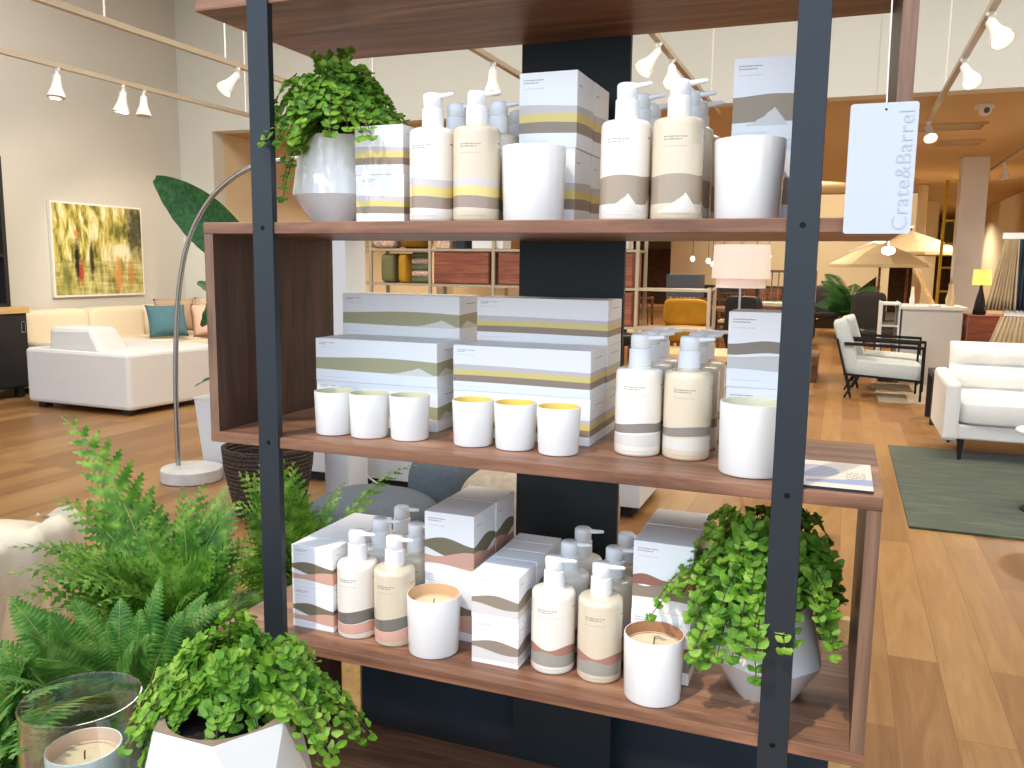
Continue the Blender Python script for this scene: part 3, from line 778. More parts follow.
MB().lathe([(.066, 0), (.069, .002), (.0705, .02), (.0690, .10), (.0665, .164), (.0672, .1662), (.0665, .1684), (.0648, .1684), (.0640, .1662), (.0664, .10), (.0665, .02), (.0660, .007), (.001, .006)], 72, caps=(True, True)).build('glass_wall', 'glass', vs, smooth=50)
place('k6', vessel(.0390, .0425, .101, inner('blush inside', '#dcb8a0'), .016), (.212, -.483, TZ + .0066), 'white candle with blush inside standing within the clear glass at the lower left', 'candle')

# ------------------------------------------------------------------ ferns beside and behind the shelf
def frond(mb, st, base, tip, width, kind, rnd, arch=None):
    base, tip = Vector(base), Vector(tip); L = (tip - base).length
    hz = Vector((tip.x - base.x, tip.y - base.y, 0))
    a = arch if arch is not None else .16
    c = (base + tip) * .5 - hz * .22 + Vector((0, 0, L * a + hz.length * .30))
    n = 16 if kind else 42
    if kind: width *= 1.1
    P = bez(base, c, tip, n + 1)
    st.tube(P[::2] if len(P[::2]) > 3 else P, [max(.0006, .0022 * (1 - i / (n / 2 + 1))) for i in range(len(P[::2]))], 5, cap=False)
    tw = rnd.uniform(-.5, .5)
    for i in range(3 if not kind else 5, n):
        t = i / n; d = (P[i+1] - P[i-1]).normalized()
        up0 = Vector((.15, -.55, .9)); sd = d.cross(up0)
        if sd.length < .2: sd = d.cross(Vector((0, -1, 0)))
        sd.normalize(); up = sd.cross(d).normalized()
        sd = (sd * cos(tw * .6) + up * sin(tw * .6)).normalized(); up = sd.cross(d).normalized()
        if kind: env = min(1, (1 - t) * 1.75) ** .8 * (min(1, (t - .12) / .16)) ** .5 if t > .13 else .3
        else: env = min(1, (1 - t) * 3.2) ** .7 * min(1, .45 + t * 2)
        pl = width * .5 * env
        if pl < .002: continue
        for s_ in (-1, 1):
            dd = (sd * s_ * cos(radians(38 if kind else 16)) + d * sin(radians(38 if kind else 16)) - up * rnd.uniform(.05, .22)).normalized()
            o = P[i] + d * (L / n * .4 * (s_ > 0))
            if not kind:        # simple narrow leaflet
                w = L / n * .47; q = d - dd * d.dot(dd); q.normalize()
                k = mb.add([o - q * w * .5, o + dd * pl * .35 - q * w, o + dd * pl * .8 - q * w * .6 - up * .001, o + dd * pl - up * .002, o + dd * pl * .8 + q * w * .5, o + dd * pl * .35 + q * w, o + q * w * .6, o + dd * pl * .5 + up * w * .25])
                for e in range(7): mb.face((k + e, k + (e + 1) % 7, k + 7))
            else:               # lobed pinna
                q = (d - dd * d.dot(dd)).normalized(); m_ = max(3, int(pl / .0095)); wmax = min(L / n * .78, pl * .36)
                left = []; right = []; mid = []
                for j in range(m_ + 1):
                    s = j / m_; w = wmax * (1 - s) ** .7 * (.75 + .25 * min(1, s * 6))
                    m0 = o + dd * pl * s - up * pl * .12 * s * s + q * pl * .10 * s * s
                    mid.append(m0)
                    if j < m_:
                        w2 = wmax * (1 - (s + .55 / m_)) ** .7
                        left += [m0 + q * w * .38, m0 + q * w2 + dd * pl * .72 / m_ - up * .0008]
                        right += [m0 - q * w * .38, m0 - q * w2 + dd * pl * .72 / m_ - up * .0008]
                k = mb.add(mid); a_ = mb.add(left); b_ = mb.add(right)
                for j in range(m_):
                    la, lb = a_ + 2*j, a_ + 2*j + 1; nx = (a_ + 2*j + 2) if j < m_ - 1 else k + m_
                    mb.face((k + j, la, lb)); mb.face((k + j, lb, nx, k + j + 1) if j < m_ - 1 else (k + j, lb, k + m_))
                    ra, rb = b_ + 2*j, b_ + 2*j + 1; nx = (b_ + 2*j + 2) if j < m_ - 1 else k + m_
                    mb.face((k + j, rb, ra)); mb.face((k + j, k + j + 1, nx, rb) if j < m_ - 1 else (k + j, k + m_, rb))
    # end leaflet
FA = [(-0.463, 0.092, 0.984, 0.16, 1), (-0.425, 0.029, 0.829, 0.13, 1), (-0.224, 0.162, 0.841, 0.12, 1), (-0.249, 0.259, 0.826, 0.12, 1), (-0.204, 0.275, 0.818, 0.14, 1), (-0.259, 0.087, 0.788, 0.14, 1), (-0.249, -0.024, 0.743, 0.15, 1), (-0.367, -0.118, 0.78, 0.12, 1), (-0.326, -0.168, 0.706, 0.12, 1), (-0.239, -0.18, 0.76, 0.13, 1), (-0.11, 0.19, 0.734, 0.12, 1), (-0.066, 0.145, 0.682, 0.14, 1), (-0.083, 0.096, 0.757, 0.13, 1), (-0.146, 0.02, 0.772, 0.14, 1), (-0.189, -0.061, 0.706, 0.15, 1), (-0.052, -0.01, 0.69, 0.14, 1), (-0.23, -0.133, 0.689, 0.15, 1), (-0.172, 0.224, 0.76, 0.12, 1), (-0.336, -0.002, 0.753, 0.12, 1), (-0.358, 0.162, 0.82, 0.13, 1), (-0.14, 0.243, 0.802, 0.15, 1)]
FB = [(-0.221, 0.438, 0.871, 0.16, 1), (-0.19, 0.498, 0.825, 0.13, 1), (-0.153, 0.549, 0.709, 0.07, 1), (-0.277, 0.407, 0.805, 0.15, 1), (-0.121, 0.622, 0.754, 0.1, 1), (-0.191, 0.525, 0.648, 0.13, 1), (-0.017, 0.879, 0.76, 0.09, 1), (-0.129, 0.545, 0.624, 0.12, 1), (-0.204, 0.374, 0.761, 0.15, 1), (-0.152, 0.388, 0.716, 0.15, 1), (-0.12, 0.383, 0.603, 0.13, 1), (-0.165, 0.318, 0.642, 0.15, 1), (-0.171, 0.443, 0.771, 0.15, 1), (-0.19, 0.318, 0.708, 0.15, 1), (-0.22, 0.315, 0.763, 0.15, 1)]
FS = [(0.04, -0.174, 0.803, 0.075, 0), (0.076, -0.113, 0.762, 0.07, 0), (0.006, -0.249, 0.753, 0.06, 0), (-0.016, -0.312, 0.748, 0.08, 0), (-0.024, -0.365, 0.78, 0.08, 0), (0.041, -0.451, 0.762, 0.09, 0), (0.134, -0.526, 0.741, 0.09, 0), (-0.084, -0.227, 0.766, 0.07, 0), (0.076, -0.169, 0.75, 0.07, 0), (0.041, -0.396, 0.765, 0.09, 0), (0.084, -0.274, 0.749, 0.07, 0), (-0.135, -0.299, 0.785, 0.08, 0), (0.078, -0.063, 0.73, 0.07, 0)]

FA +=  [(-0.324, -0.16, 0.749, 0.14, 1), (-0.359, -0.063, 0.769, 0.13, 1), (-0.258, -0.085, 0.723, 0.14, 1), (-0.222, -0.236, 0.705, 0.13, 1), (-0.214, -0.011, 0.743, 0.14, 1), (-0.214, -0.173, 0.743, 0.14, 1), (-0.404, 0.089, 0.812, 0.13, 1), (-0.317, 0.175, 0.8, 0.13, 1), (-0.141, -0.149, 0.71, 0.13, 1)]
FS +=  [(0.118, -0.475, 0.762, 0.09, 0), (-0.044, -0.378, 0.741, 0.09, 0), (0.189, -0.558, 0.747, 0.1, 0), (-0.077, -0.279, 0.763, 0.08, 0), (-0.025, -0.265, 0.726, 0.08, 0), (-0.056, -0.165, 0.748, 0.08, 0), (-0.164, -0.261, 0.75, 0.08, 0), (0.014, -0.192, 0.752, 0.08, 0)]
def fern(name, crown, fronds, mat, label, pot_h, pot_r, pot_mat, seed, extra=0, kind=1, elen=.35):
    rnd = random.Random(seed); t = thing(name, label, 'fern', (crown[0], crown[1], 0))
    l, s_ = MB(), MB(); C0 = Vector((0, 0, crown[2]))
    for (x, y, z, w, k) in fronds:
        frond(l, s_, C0 + Vector((rnd.uniform(-.03, .03), rnd.uniform(-.03, .03), 0)), (x - crown[0], y - crown[1], z), w, k, rnd)
    for i in range(extra):
        az = rnd.uniform(0, 2*pi); L = elen * rnd.uniform(.6, 1)
        el = radians(rnd.uniform(10, 70))
        tip = C0 + Vector((cos(az) * cos(el), sin(az) * cos(el), sin(el))) * L
        if tip.x + crown[0] > -.04 and -.2 < tip.y + crown[1] < .42: tip.x = -.05 - crown[0] - rnd.uniform(0, .1)
        frond(l, s_, C0, tip, rnd.uniform(.09, .14) if kind else rnd.uniform(.05, .07), kind, rnd)
    l.build('foliage', mat, t); s_.build('stems', 'stem_green', t)
    MB().lathe([(pot_r * .75, 0), (pot_r * .95, pot_h * .5), (pot_r, pot_h), (pot_r * .93, pot_h), (pot_r * .9, pot_h - .03), (.002, pot_h - .03)], 36).build('pot', pot_mat, t, smooth=50)
    return t
fern('leather_fern', (-.20, .12, .42), FA, 'fern', 'large light green fern with broad lacy fronds at the left end of the shelf', .42, .13, 'taupe_panel', 3, 20, 1, .36)
fern('leather_fern', (-.16, .50, .40), FB, 'fern', 'tall green fern standing behind the left post, fronds showing below the middle shelf', .40, .12, 'black_metal', 4, 14, 1, .40)
fern('sword_fern', (-.02, -.22, .40), FS, 'sword', 'sword fern with narrow ladder-like fronds at the lower left, behind the clear glass', .40, .11, 'taupe_panel', 5, 34, 0, .38)
FT =  [(-0.094, -0.343, 0.746, 0.09, 0), (0.018, -0.411, 0.724, 0.09, 0), (0.043, -0.458, 0.711, 0.09, 0), (-0.009, -0.363, 0.755, 0.08, 0), (0.063, -0.395, 0.711, 0.08, 0), (0.043, -0.465, 0.659, 0.09, 0), (-0.079, -0.396, 0.712, 0.09, 0), (0.092, -0.446, 0.66, 0.08, 0)]
fern('sword_fern', (-0.154, -0.299, .34), FT, 'sword', 'sword fern at the lower left corner, left of the clear glass', .34, .11, 'taupe_panel', 15, 26, 0, .32)

# ------------------------------------------------------------------ left side: painting, cabinet, sofas, lamp, planter
XW = -6.7
pt = thing('painting', 'abstract yellow and green canvas with dark figures in a white frame, left wall', 'painting', (XW + .03, 6.06, .91))
MB().box(-.025, -.62, 0, .012, .62, 1.0).build('frame', 'white_metal', pt)
c_ = MB(); k = c_.add([(.014, -.60, .02), (.014, .60, .02), (.014, .60, .98), (.014, -.60, .98)])
c_.face((k, k+1, k+2, k+3), 0, [(0, 0), (1, 0), (1, 1), (0, 1)]); c_.build('canvas', 'painting', pt)

cb = thing('sideboard', 'black sideboard with a pale timber top against the left wall', 'cabinet', (-6.42, 3.84, 0))
MB().box(-.26, -1.2, .10, .24, .86, .80).build('body', 'black_wood', cb, bevel=.003)
MB().box(-.27, -1.22, .80, .26, .88, .86).build('top', 'oak_top', cb, bevel=.003)
for (x, y) in ((-.2, .78), (.18, .78), (-.2, -1.1), (.18, -1.1)): MB().box(x - .03, y - .03, 0, x + .03, y + .03, .10).build('leg', 'black_wood', cb)
for y0 in (-1.18, -.5, .18):
    d_ = MB().box(.2405, y0, .12, .256, y0 + .66, .78).build('door', 'black_wood', cb, bevel=.002)
    h_ = MB(); yy = y0 + .60
    for a, b in (((yy, .62), (yy, .72)), ((yy + .04, .62), (yy + .04, .72)), ((yy, .62), (yy + .04, .62)), ((yy, .72), (yy + .04, .72))):
        h_.bar((.262, a[0], a[1]), (.262, b[0], b[1]), .010, .010)
    h_.build('handle', 'chrome', d_)
ht = thing('bookcase', 'black open bookcase unit standing on the sideboard at the left edge', 'shelf', (-6.46, 3.97, .8605))
MB().box(-.2, .60, 0, .2, .64, 1.38).build('side_panel', 'black_wood', ht)
MB().box(-.2, -1.1, 0, -.18, .60, 1.38).build('back', 'black_wood', ht)
for z in (0, .46, .92, 1.35): MB().box(-.18, -1.1, z + .0005, .2, .599, z + .03).build('shelf_board', 'black_wood', ht)
b0 = MB().lathe([(.03, 0), (.06, .03), (.055, .08), (.03, .10)], 24).build('copper_bowl', 'gold', loc=(-6.40, 4.42, 1.352), smooth=True)
tag(b0, 'small copper bowl on the black bookcase at the left edge', 'bowl')

# white corner sofa seen from behind, with a cream sofa along the wall
def sup_obj(name, c, r, mat, parent, e=.22, rot=None, nu=36, nv=20):
    return MB().sup(c, r, e, nu, nv, rot=rot).build(name, mat, parent, smooth=180)
sf = thing('corner_sofa', 'white upholstered corner sofa unit seen from behind, nearest sofa on the left', 'sofa', (-5.08, 4.75, 0))
mb = MB()
mb.prism([(-.62, -.48), (.60, -.52), (.70, .60), (-.60, .62)], 'z', .05, .53)
o_ = mb.build('base', 'sofa_white', sf, bevel=.03)
mb = MB(); k = mb.add([(-.36, -.46, .5), (.30, -.49, .5), (.18, -.05, .5), (-.40, -.05, .5), (-.36, -.44, .72), (.13, -.45, .73), (.10, -.14, .72), (-.38, -.14, .72)])
for q in ((0, 3, 2, 1), (4, 5, 6, 7), (0, 1, 5, 4), (1, 2, 6, 5), (2, 3, 7, 6), (3, 0, 4, 7)): mb.face([k + i for i in q])
mb.build('backrest', 'sofa_white', sf, bevel=.04)
for (x, y) in ((-.5, -.4), (.5, -.42), (.58, .5), (-.5, .5)): MB().box(x - .04, y - .04, 0, x + .04, y + .04, .05).build('leg', 'black_wood', sf)
s2 = thing('wall_sofa', 'long cream sofa with loose back cushions against the left wall under the painting', 'sofa', (-6.18, 6.12, 0))
MB().box(-.5, -1.25, .05, .45, 1.1, .34).build('base', 'sofa_cream', s2, bevel=.02)
for y in (-.85, -.08, .69): sup_obj('seat_cushion', (.05, y, .40), (.42, .385, .075), 'sofa_cream', s2)
for y in (-.85, -.08, .69): sup_obj('back_cushion', (-.34, y, .60), (.12, .385, .20), 'sofa_cream', s2, .3)
MB().box(-.5, -1.34, .05, .40, -1.255, .52).build('arm', 'sofa_cream', s2, bevel=.03)
MB().box(-.5, -1.25, .34, -.44, 1.1, .66).build('back_frame', 'sofa_cream', s2, bevel=.02)
s3 = thing('chaise', 'low white chaise end of the sofa group behind the arc lamp pole', 'sofa', (-4.75, 6.05, 0))
MB().box(-.9, -.45, .0, .55, .45, .36).build('base', 'sofa_white', s3, bevel=.03)
sup_obj('seat_cushion', (-.18, 0, .40), (.70, .43, .06), 'sofa_cream', s3)
def pil(name, loc, w, h, t, mat, label, rx, rz):
    R = Matrix.Rotation(radians(rz), 3, 'Z') @ Matrix.Rotation(radians(rx), 3, 'X')
    o = MB().pillow((0, 0, 0), w, h, t, R).build(name, mat, smooth=180, loc=loc); tag(o, label, 'cushion'); return o
pil('throw_pillow', (-5.80, 6.10, .66), .42, .36, .17, 'teal_fabric', 'teal square cushion leaning on the cream sofa under the painting', 72, 62)
pil('throw_pillow', (-5.66, 6.66, .64), .46, .38, .16, 'pink_fabric', 'blush pink square cushion right of the teal cushion on the cream sofa', 72, 52)
pil('throw_pillow', (-5.98, 6.42, .70), .44, .38, .14, 'taupe_fabric', 'taupe cushion standing behind the blush cushion on the cream sofa', 76, 56)
pil('throw_pillow', (-5.95, 7.02, .70), .46, .38, .14, 'floral_fabric', 'pale patterned cushion at the right end of the cream sofa', 70, 30)

al = thing('arc_lamp', 'tall brushed steel arc floor lamp on a round white marble base', 'floor lamp', (-2.57, 2.80, 0))
MB().lathe([(.170, 0), (.178, .004), (.178, .070), (.172, .076)], 64).build('base', 'marble', al, smooth=True)
pp = [(-.10, 0, .076), (-.098, 0, .45), (-.085, 0, .75), (-.05, 0, 1.08), (.02, 0, 1.36), (.13, 0, 1.56), (.28, 0, 1.71), (.50, 0, 1.82), (.78, 0, 1.855), (1.05, 0, 1.84), (1.28, 0, 1.76)]
# smooth the arc
def smooth_path(p, k=6):
    p = [Vector(q) for q in p]; out = []
    for i in range(len(p) - 1):
        p0, p1, p2, p3 = p[max(0, i-1)], p[i], p[i+1], p[min(len(p)-1, i+2)]
        for j in range(k):
            t = j / k
            out.append(.5 * ((2*p1) + (p2-p0)*t + (2*p0-5*p1+4*p2-p3)*t*t + (3*p1-p0-3*p2+p3)*t**3))
    return out + [p[-1]]
MB().tube(smooth_path(pp), .0145, 16).build('arc_pole', 'chrome', al, smooth=60)
MB().lathe([(.02, .10), (.06, .09), (.13, .03), (.15, -.03), (.148, -.03), (.12, .025), (.05, .08), (.01, .09)], 40, c=(1.30, 0, 1.66)).build('lamp_shade', 'chrome', al, smooth=60)

bp = thing('bird_of_paradise', 'bird of paradise with a tall dark green paddle leaf in a white planter', 'potted plant', (-2.50, 3.28, 0))
MB().lathe([(.30, 0), (.345, .44), (.355, .455), (.335, .455), (.325, .40), (.01, .40)], 4, ph=pi/4).build('pot', 'white_board', bp, smooth=False, bevel=.006)
def paddle(name, base, mid, tip, w, parent, twist=0, tilt=(0, -1, .2)):
    mb = MB(); P = bez(mid, (Vector(mid) + Vector(tip)) / 2 + Vector((0, 0, .05)), tip, 22)
    rows = []
    for i, p in enumerate(P):
        t = i / 21; d = (P[min(i+1, 21)] - P[max(i-1, 0)]).normalized()
        n_ = Vector(tilt); s_ = d.cross(n_).normalized(); up = s_.cross(d)
        ww = w / 2 * (sin(pi * min(1, t * .90 + .08)) ** .6) * (1 - t * .75) ** .3
        r = []
        for j in range(-4, 5):
            q = j / 4; r.append(p + s_ * ww * q + up * (abs(q) * ww * .28 + .004 * sin(i * 1.9) * abs(q)))
        rows.append(mb.add(r))
    for i in range(21):
        for j in range(8): mb.face((rows[i] + j, rows[i] + j + 1, rows[i+1] + j + 1, rows[i+1] + j))
    lf = mb.build(name, 'paddle', parent, smooth=180)
    MB().tube(bez(base, (Vector(base) * .4 + Vector(mid) * .6) + Vector((0, 0, .1)), mid, 8) + list(P[1:18:3]), [.012] * 8 + [.006, .005, .004, .003, .002, .001], 8).build('stalk', 'paddle', lf, smooth=60)
    return lf
B0 = (0, 0, .40)
paddle('leaf', B0, (.19, -.18, 1.28), (-.44, -.28, 1.80), .34, bp)
paddle('leaf', B0, (.12, -.18, 1.00), (-.22, -.2, 1.17), .16, bp, tilt=(0, -.6, 1))
paddle('leaf', B0, (.08, -.2, 1.12), (-.20, -.2, .90), .16, bp)
paddle('leaf', B0, (.08, -.1, .92), (-.18, -.1, .76), .14, bp)
paddle('leaf', B0, (.12, -.2, .62), (-.25, -.22, .52), .13, bp, tilt=(0, -.3, 1))
paddle('leaf', B0, (.30, .1, 1.0), (.5, .2, 1.15), .22, bp)

bs = MB().lathe([(.17, 0), (.20, .12), (.225, .25), (.235, .36), (.215, .36), (.20, .25), (.15, .03), (.01, .03)], 40).build('woven_basket', 'basket', loc=(-1.72, 2.42, 0), smooth=60)
tag(bs, 'dark brown woven basket standing on the floor behind the left end of the shelf', 'basket')
wp = tag(MB().box(-.075, -.10, 0, .075, .10, 1.92).build('display_pillar', 'white_board', loc=(-1.475, 2.78, 0), bevel=.003),
    'narrow white free-standing pillar behind the left side panel of the shelf', 'pillar')
# long white counter
ct = thing('white_counter', 'long low white counter on a black plinth standing behind the shelf', 'counter', (-.94, 3.35, 0))
MB().box(-1.05, -.26, 0, 1.0, .30, .06).build('plinth', 'toe_kick', ct)
MB().box(-1.10, -.30, .061, 1.05, .34, .68).build('body', 'white_board', ct, bevel=.004)
MB().box(-1.11, -.31, .6805, 1.06, .35, .71).build('top', 'white_board', ct, bevel=.003)
MB().tube(smooth_path([(-.55, -.312, .60), (-.50, -.33, .45), (-.56, -.34, .25), (-.52, -.36, .08), (-.2, -.40, .006)]), .006, 8).build('cable', 'white_metal', ct, smooth=60)
tag(MB().sup((0, 0, .11), (.30, .26, .11), .75, 36, 18).build('floor_cushion', 'slate_fabric', loc=(-1.02, 2.30, 0), smooth=180), 'rounded slate-blue floor cushion behind the lower shelf cartons', 'cushion')
tag(MB().sup((0, 0, .19), (.17, .17, .19), .7, 36, 18).build('bolster', 'slate_fabric', loc=(-.80, 2.62, 0), smooth=180), 'upright grey felt stool beside the tan knitted pouffe behind the shelf', 'stool')
pf = MB().sup((0, 0, .20), (.36, .30, .20), .7, 48, 22).build('knitted_pouf', 'tan_knit', loc=(-.22, 2.42, 0), smooth=180)
tag(pf, 'tan chunky-knit pouffe on the floor behind the lower shelf', 'pouffe')

# covered armchair at the left edge behind the ferns
ac = thing('tub_chair', 'rounded pale tub chair with draped cloth behind the ferns at the left edge', 'armchair', (-1.60, .56, 0))
MB().lathe([(.33, .0), (.37, .1), (.40, .32), (.38, .38), (.30, .40), (.01, .39)], 40).build('seat', 'sofa_cream', ac, smooth=60)
mb = MB(); rows = []
for i in range(25):
    a = radians(-75 + 150 * i / 24); ca, sa = cos(a), sin(a)
    top = .50 - .06 * abs((i - 12) / 12) ** 3; w = .02 * sin(i * 2.1)
    rows.append(mb.add([((.36 + w) * ca, (.36 + w) * sa, .10), ((.42 + w) * ca, (.42 + w) * sa, .35), ((.43 + w) * ca, (.43 + w) * sa, top - .04), ((.40 + w) * ca, (.40 + w) * sa, top), ((.35 + w) * ca, (.35 + w) * sa, top - .03), ((.33 + w) * ca, (.33 + w) * sa, .44)]))
for i in range(24):
    for j in range(5): mb.face((rows[i] + j, rows[i+1] + j, rows[i+1] + j + 1, rows[i] + j + 1))
mb.build('backrest', plain('pale striped cloth', '#c5bfae', .9, var=.12, vscale=14), ac, smooth=180)
pil('denim_cushion', (-1.42, .36, .44), .34, .30, .12, 'denim', 'crumpled blue denim cushion on the pale tub chair at the left edge', 40, 25)

# ------------------------------------------------------------------ right side: rug, sofa, table, armchairs
rg = MB().box(0, 0, 0, 2.6, 2.18, .012).build('area_rug', 'rug', loc=(1.41, 3.46, .0002), rotz=0)
tag(rg, 'dark green distressed area rug on the oak floor in front of the white tufted sofa', 'rug')
ts = thing('tufted_sofa', 'white tufted sofa with dark tapered legs standing on the green rug', 'sofa', (1.72, 5.22, 0))
MB().prism([(0, .16), (0.0, .16), (2.3, .16), (2.3, .26), (0, .26)][1:], 'y', .04, .78).build('frame', 'sofa_white', ts, bevel=.012)
for x in (-.005, 2.25):
    mb = MB(); k = mb.add([(x, 0, .15), (x + .10, 0, .15), (x + .10, .84, .15), (x, .84, .15), (x, 0, .55), (x + .10, 0, .55), (x + .10, .80, .575), (x, .80, .575)])
    for q in ((0, 3, 2, 1), (4, 5, 6, 7), (0, 1, 5, 4), (1, 2, 6, 5), (2, 3, 7, 6), (3, 0, 4, 7)): mb.face([k + i for i in q])
    mb.build('arm', 'sofa_white', ts, bevel=.025)
def tuft_panel(w, h, nx, nz, t):
    mb = MB(); NX, NZ = nx * 10, nz * 10; R = []
    for j in range(NZ + 1):
        row = []
        for i in range(NX + 1):
            u, v = i / NX, j / NZ
            b = (abs(sin(pi * u * nx)) ** .7) * .6 + .4; c = abs(sin(pi * v * nz)) ** .55
            e = min(1, min(u, 1-u) * 14) ** .5 * min(1, min(v, 1-v) * 9) ** .5
            row.append((u * w, -t * e * (.35 + .65 * b * c), v * h))
        R.append(mb.add(row))
    for j in range(NZ):
        for i in range(NX): mb.face((R[j] + i, R[j] + i + 1, R[j+1] + i + 1, R[j+1] + i))
    q = mb.add([(0, .05, 0), (w, .05, 0), (w, .05, h), (0, .05, h)])
    mb.face((q, q+3, q+2, q+1)); 
    mb.face([R[0] + i for i in range(NX, -1, -1)] + [q, q+1]); mb.face([R[NZ] + i for i in range(NX + 1)] + [q+2, q+3])
    mb.face([R[j] for j in range(NZ + 1)] + [q+3, q]); mb.face([R[j] + NX for j in range(NZ, -1, -1)] + [q+1, q+2])
    return mb
tp = tuft_panel(2.14, .52, 8, 3, .125); R_ = Matrix.Rotation(radians(-9), 3, 'X')
tp.v = [tuple(R_ @ Vector(v) + Vector((.09, .70, .265))) for v in tp.v]
tp.build('backrest', 'sofa_white', ts, smooth=180)
for x in (.66, 1.70): sup_obj('seat_cushion', (x - .04, .34, .345), (.525, .33, .085), 'sofa_white', ts, .22)
for (x, y) in ((.12, .08), (2.18, .08), (.12, .72), (2.18, .72)):
    mb = MB().lathe([(.012, 0), (.026, .158)], 16, c=(x, y, .0125)); mb.build('leg', 'black_wood', ts, smooth=True)
ot = thing('round_side_table', 'small round pale side table at the right edge in front of the tufted sofa', 'table', (2.14, 4.05, 0))
MB().lathe([(.19, .435), (.195, .44), (.195, .452), (.19, .457)], 48).build('table_top', 'white_board', ot, smooth=True)
MB().tube([(0, 0, .02), (0, 0, .435)], .012, 12).build('pole', 'black_metal', ot)
MB().lathe([(.14, .0125), (.14, .020), (.02, .026)], 40).build('foot', 'black_metal', ot)

def lounge(fab):
    t = bpy.data.objects.new('lounge_armchair', None); COL.objects.link(t)
    # facing +x; origin at front-left foot on the floor; depth (y) .62
    for y, nm in ((0, 'side_frame'), (.60, 'side_frame')):
        mb = MB()
        mb.bar((.60, y, 0), (.60, y, .53), .022, .022); mb.bar((.61, y, .53), (-.13, y, .55), .022, .03)
        mb.bar((-.04, y, 0), (-.20, y, .60), .022, .022); mb.bar((-.12, y, .24), (.60, y, .20), .022, .022)
        mb.bar((-.10, y, 0), (.02, y, .24), .020, .020)
        mb.build(nm, 'black_metal', t)
    MB().bar((.58, .01, .19), (.58, .59, .19), .02, .02).build('stretcher', 'black_metal', t)
    R = Matrix.Rotation(radians(-3), 3, 'Y')
    MB().sup((.27, .30, .29), (.335, .275, .085), .2, 32, 14, rot=Matrix.Rotation(radians(3), 3, 'Y')).build('seat', fab, t, smooth=180)
    MB().sup((-.10, .30, .50), (.075, .275, .29), .25, 32, 16, rot=Matrix.Rotation(radians(-17), 3, 'Y')).build('backrest', fab, t, smooth=180)
    return t
a1 = place('lg', lambda: lounge('blue_grey_fabric'), (1.20, 8.05, .0105), 'pale blue-grey lounge armchair with a thin black metal frame, nearer of the pair', 'armchair', rotz=0)
a2 = place('lg', None, (1.28, 8.86, .0105), 'pale lounge armchair with a black metal frame, standing directly behind the nearer one', 'armchair')
tag(MB().box(0, 0, 0, .85, 1.55, .010).build('small_rug', plain('pale beige rug', '#b7a994', .95, var=.12, vscale=20), loc=(1.42, 7.95, .0001)), 'pale beige rug under the pair of lounge armchairs', 'rug')
def boxtable(name, w, d, h, mat, leg=.05, top=.04):
    t = bpy.data.objects.new(name, None); COL.objects.link(t)
    MB().box(-w/2, -d/2, h - top, w/2, d/2, h).build('table_top', mat, t)
    for x in (-w/2 + leg/2, w/2 - leg/2):
        for y in (-d/2 + leg/2, d/2 - leg/2): MB().box(x - leg/2, y - leg/2, 0, x + leg/2, y + leg/2, h - top).build('leg', mat, t)
    return t
def table(name, loc, w, d, h, mat, label, rotz=0, **kw):
    t = boxtable(name, w, d, h, mat, **kw); t.location = loc; t.rotation_euler = (0, 0, radians(rotz)); tag(t, label, 'table'); return t
table('dark_side_table', (1.93, 7.0, 0), .30, .5, .44, 'black_wood', 'small dark side table behind the arm of the tufted sofa')

# ------------------------------------------------------------------ rear showroom
dk = thing('white_desk', 'white block counter with a paler top in the rear showroom behind the armchairs', 'counter', (1.98, 9.9, 0))
MB().box(-.30, -.3, 0, .32, .5, .86).build('body', 'grey_block', dk); MB().box(-.34, -.34, .8605, .36, .54, .895).build('top', 'white_board', dk)
d2 = thing('white_shelving', 'narrow white open shelving end beside the white block counter', 'shelf', (1.47, 9.9, 0))
MB().box(-.02, -.3, 0, 0, .4, .93).build('side_panel', 'white_board', d2); MB().box(.17, -.3, 0, .19, .4, .93).build('side_panel', 'white_board', d2)
for z in (.05, .25, .45, .65, .90): MB().box(.0005, -.29, z, .1695, .39, z + .02).build('shelf_board', 'white_board', d2)
for i, (x, y, z, r, h) in enumerate(((1.78, 9.75, .8955, .03, .22), (2.18, 9.8, .8955, .05, .26), (2.02, 9.7, .8955, .07, .03))):
    o = MB().lathe([(r * .8, 0), (r, h * .3), (r * .5, h * .7), (r * .55, h)], 20).build('vase' if i < 2 else 'dish', 'white_ceramic' if i != 1 else 'sand_fabric', loc=(x, y, z), smooth=60)
    tag(o, ('slim white vase standing on the white block counter', 'pale beige vase at the right of the white block counter', 'shallow white dish between the vases on the block counter')[i], 'vase' if i < 2 else 'dish')
lb = MB().bar((1.80, 9.85, 1.30), (2.02, 9.75, .90), .05, .02).build('leaning_board', 'oak_top'); tag(lb, 'narrow timber board leaning on the white block counter', 'board')

def column(x, y, w, label, mat='white_board', dxy=None):
    t = thing('column', label, 'column', (x, y, 0))
    MB().box(-w/2, -w/2, 0, w/2, w/2, SOFF - .001).build('shaft', mat, t, bevel=.01)
    MB().box(-w/2 - .02, -w/2 - .02, 0, w/2 + .02, w/2 + .02, .14).build('plinth', mat, t)
    return t
column(2.62, 12.4, .34, 'broad white column, nearest of the columns in the rear showroom')
column(2.76, 20.6, .36, 'second pale column farther back, left of the broad white column', 'beige_paint')
column(2.0, 24.0, .3, 'narrow pale column at the far end of the rear showroom, behind the parasols', 'beige_paint')
column(2.3, 16.5, .16, 'slim pale post between the two parasols and the white column', 'beige_paint')
column(-3.47, 8.2, .16, 'slim pale timber post at the left behind the wide cartons', 'beige_paint')

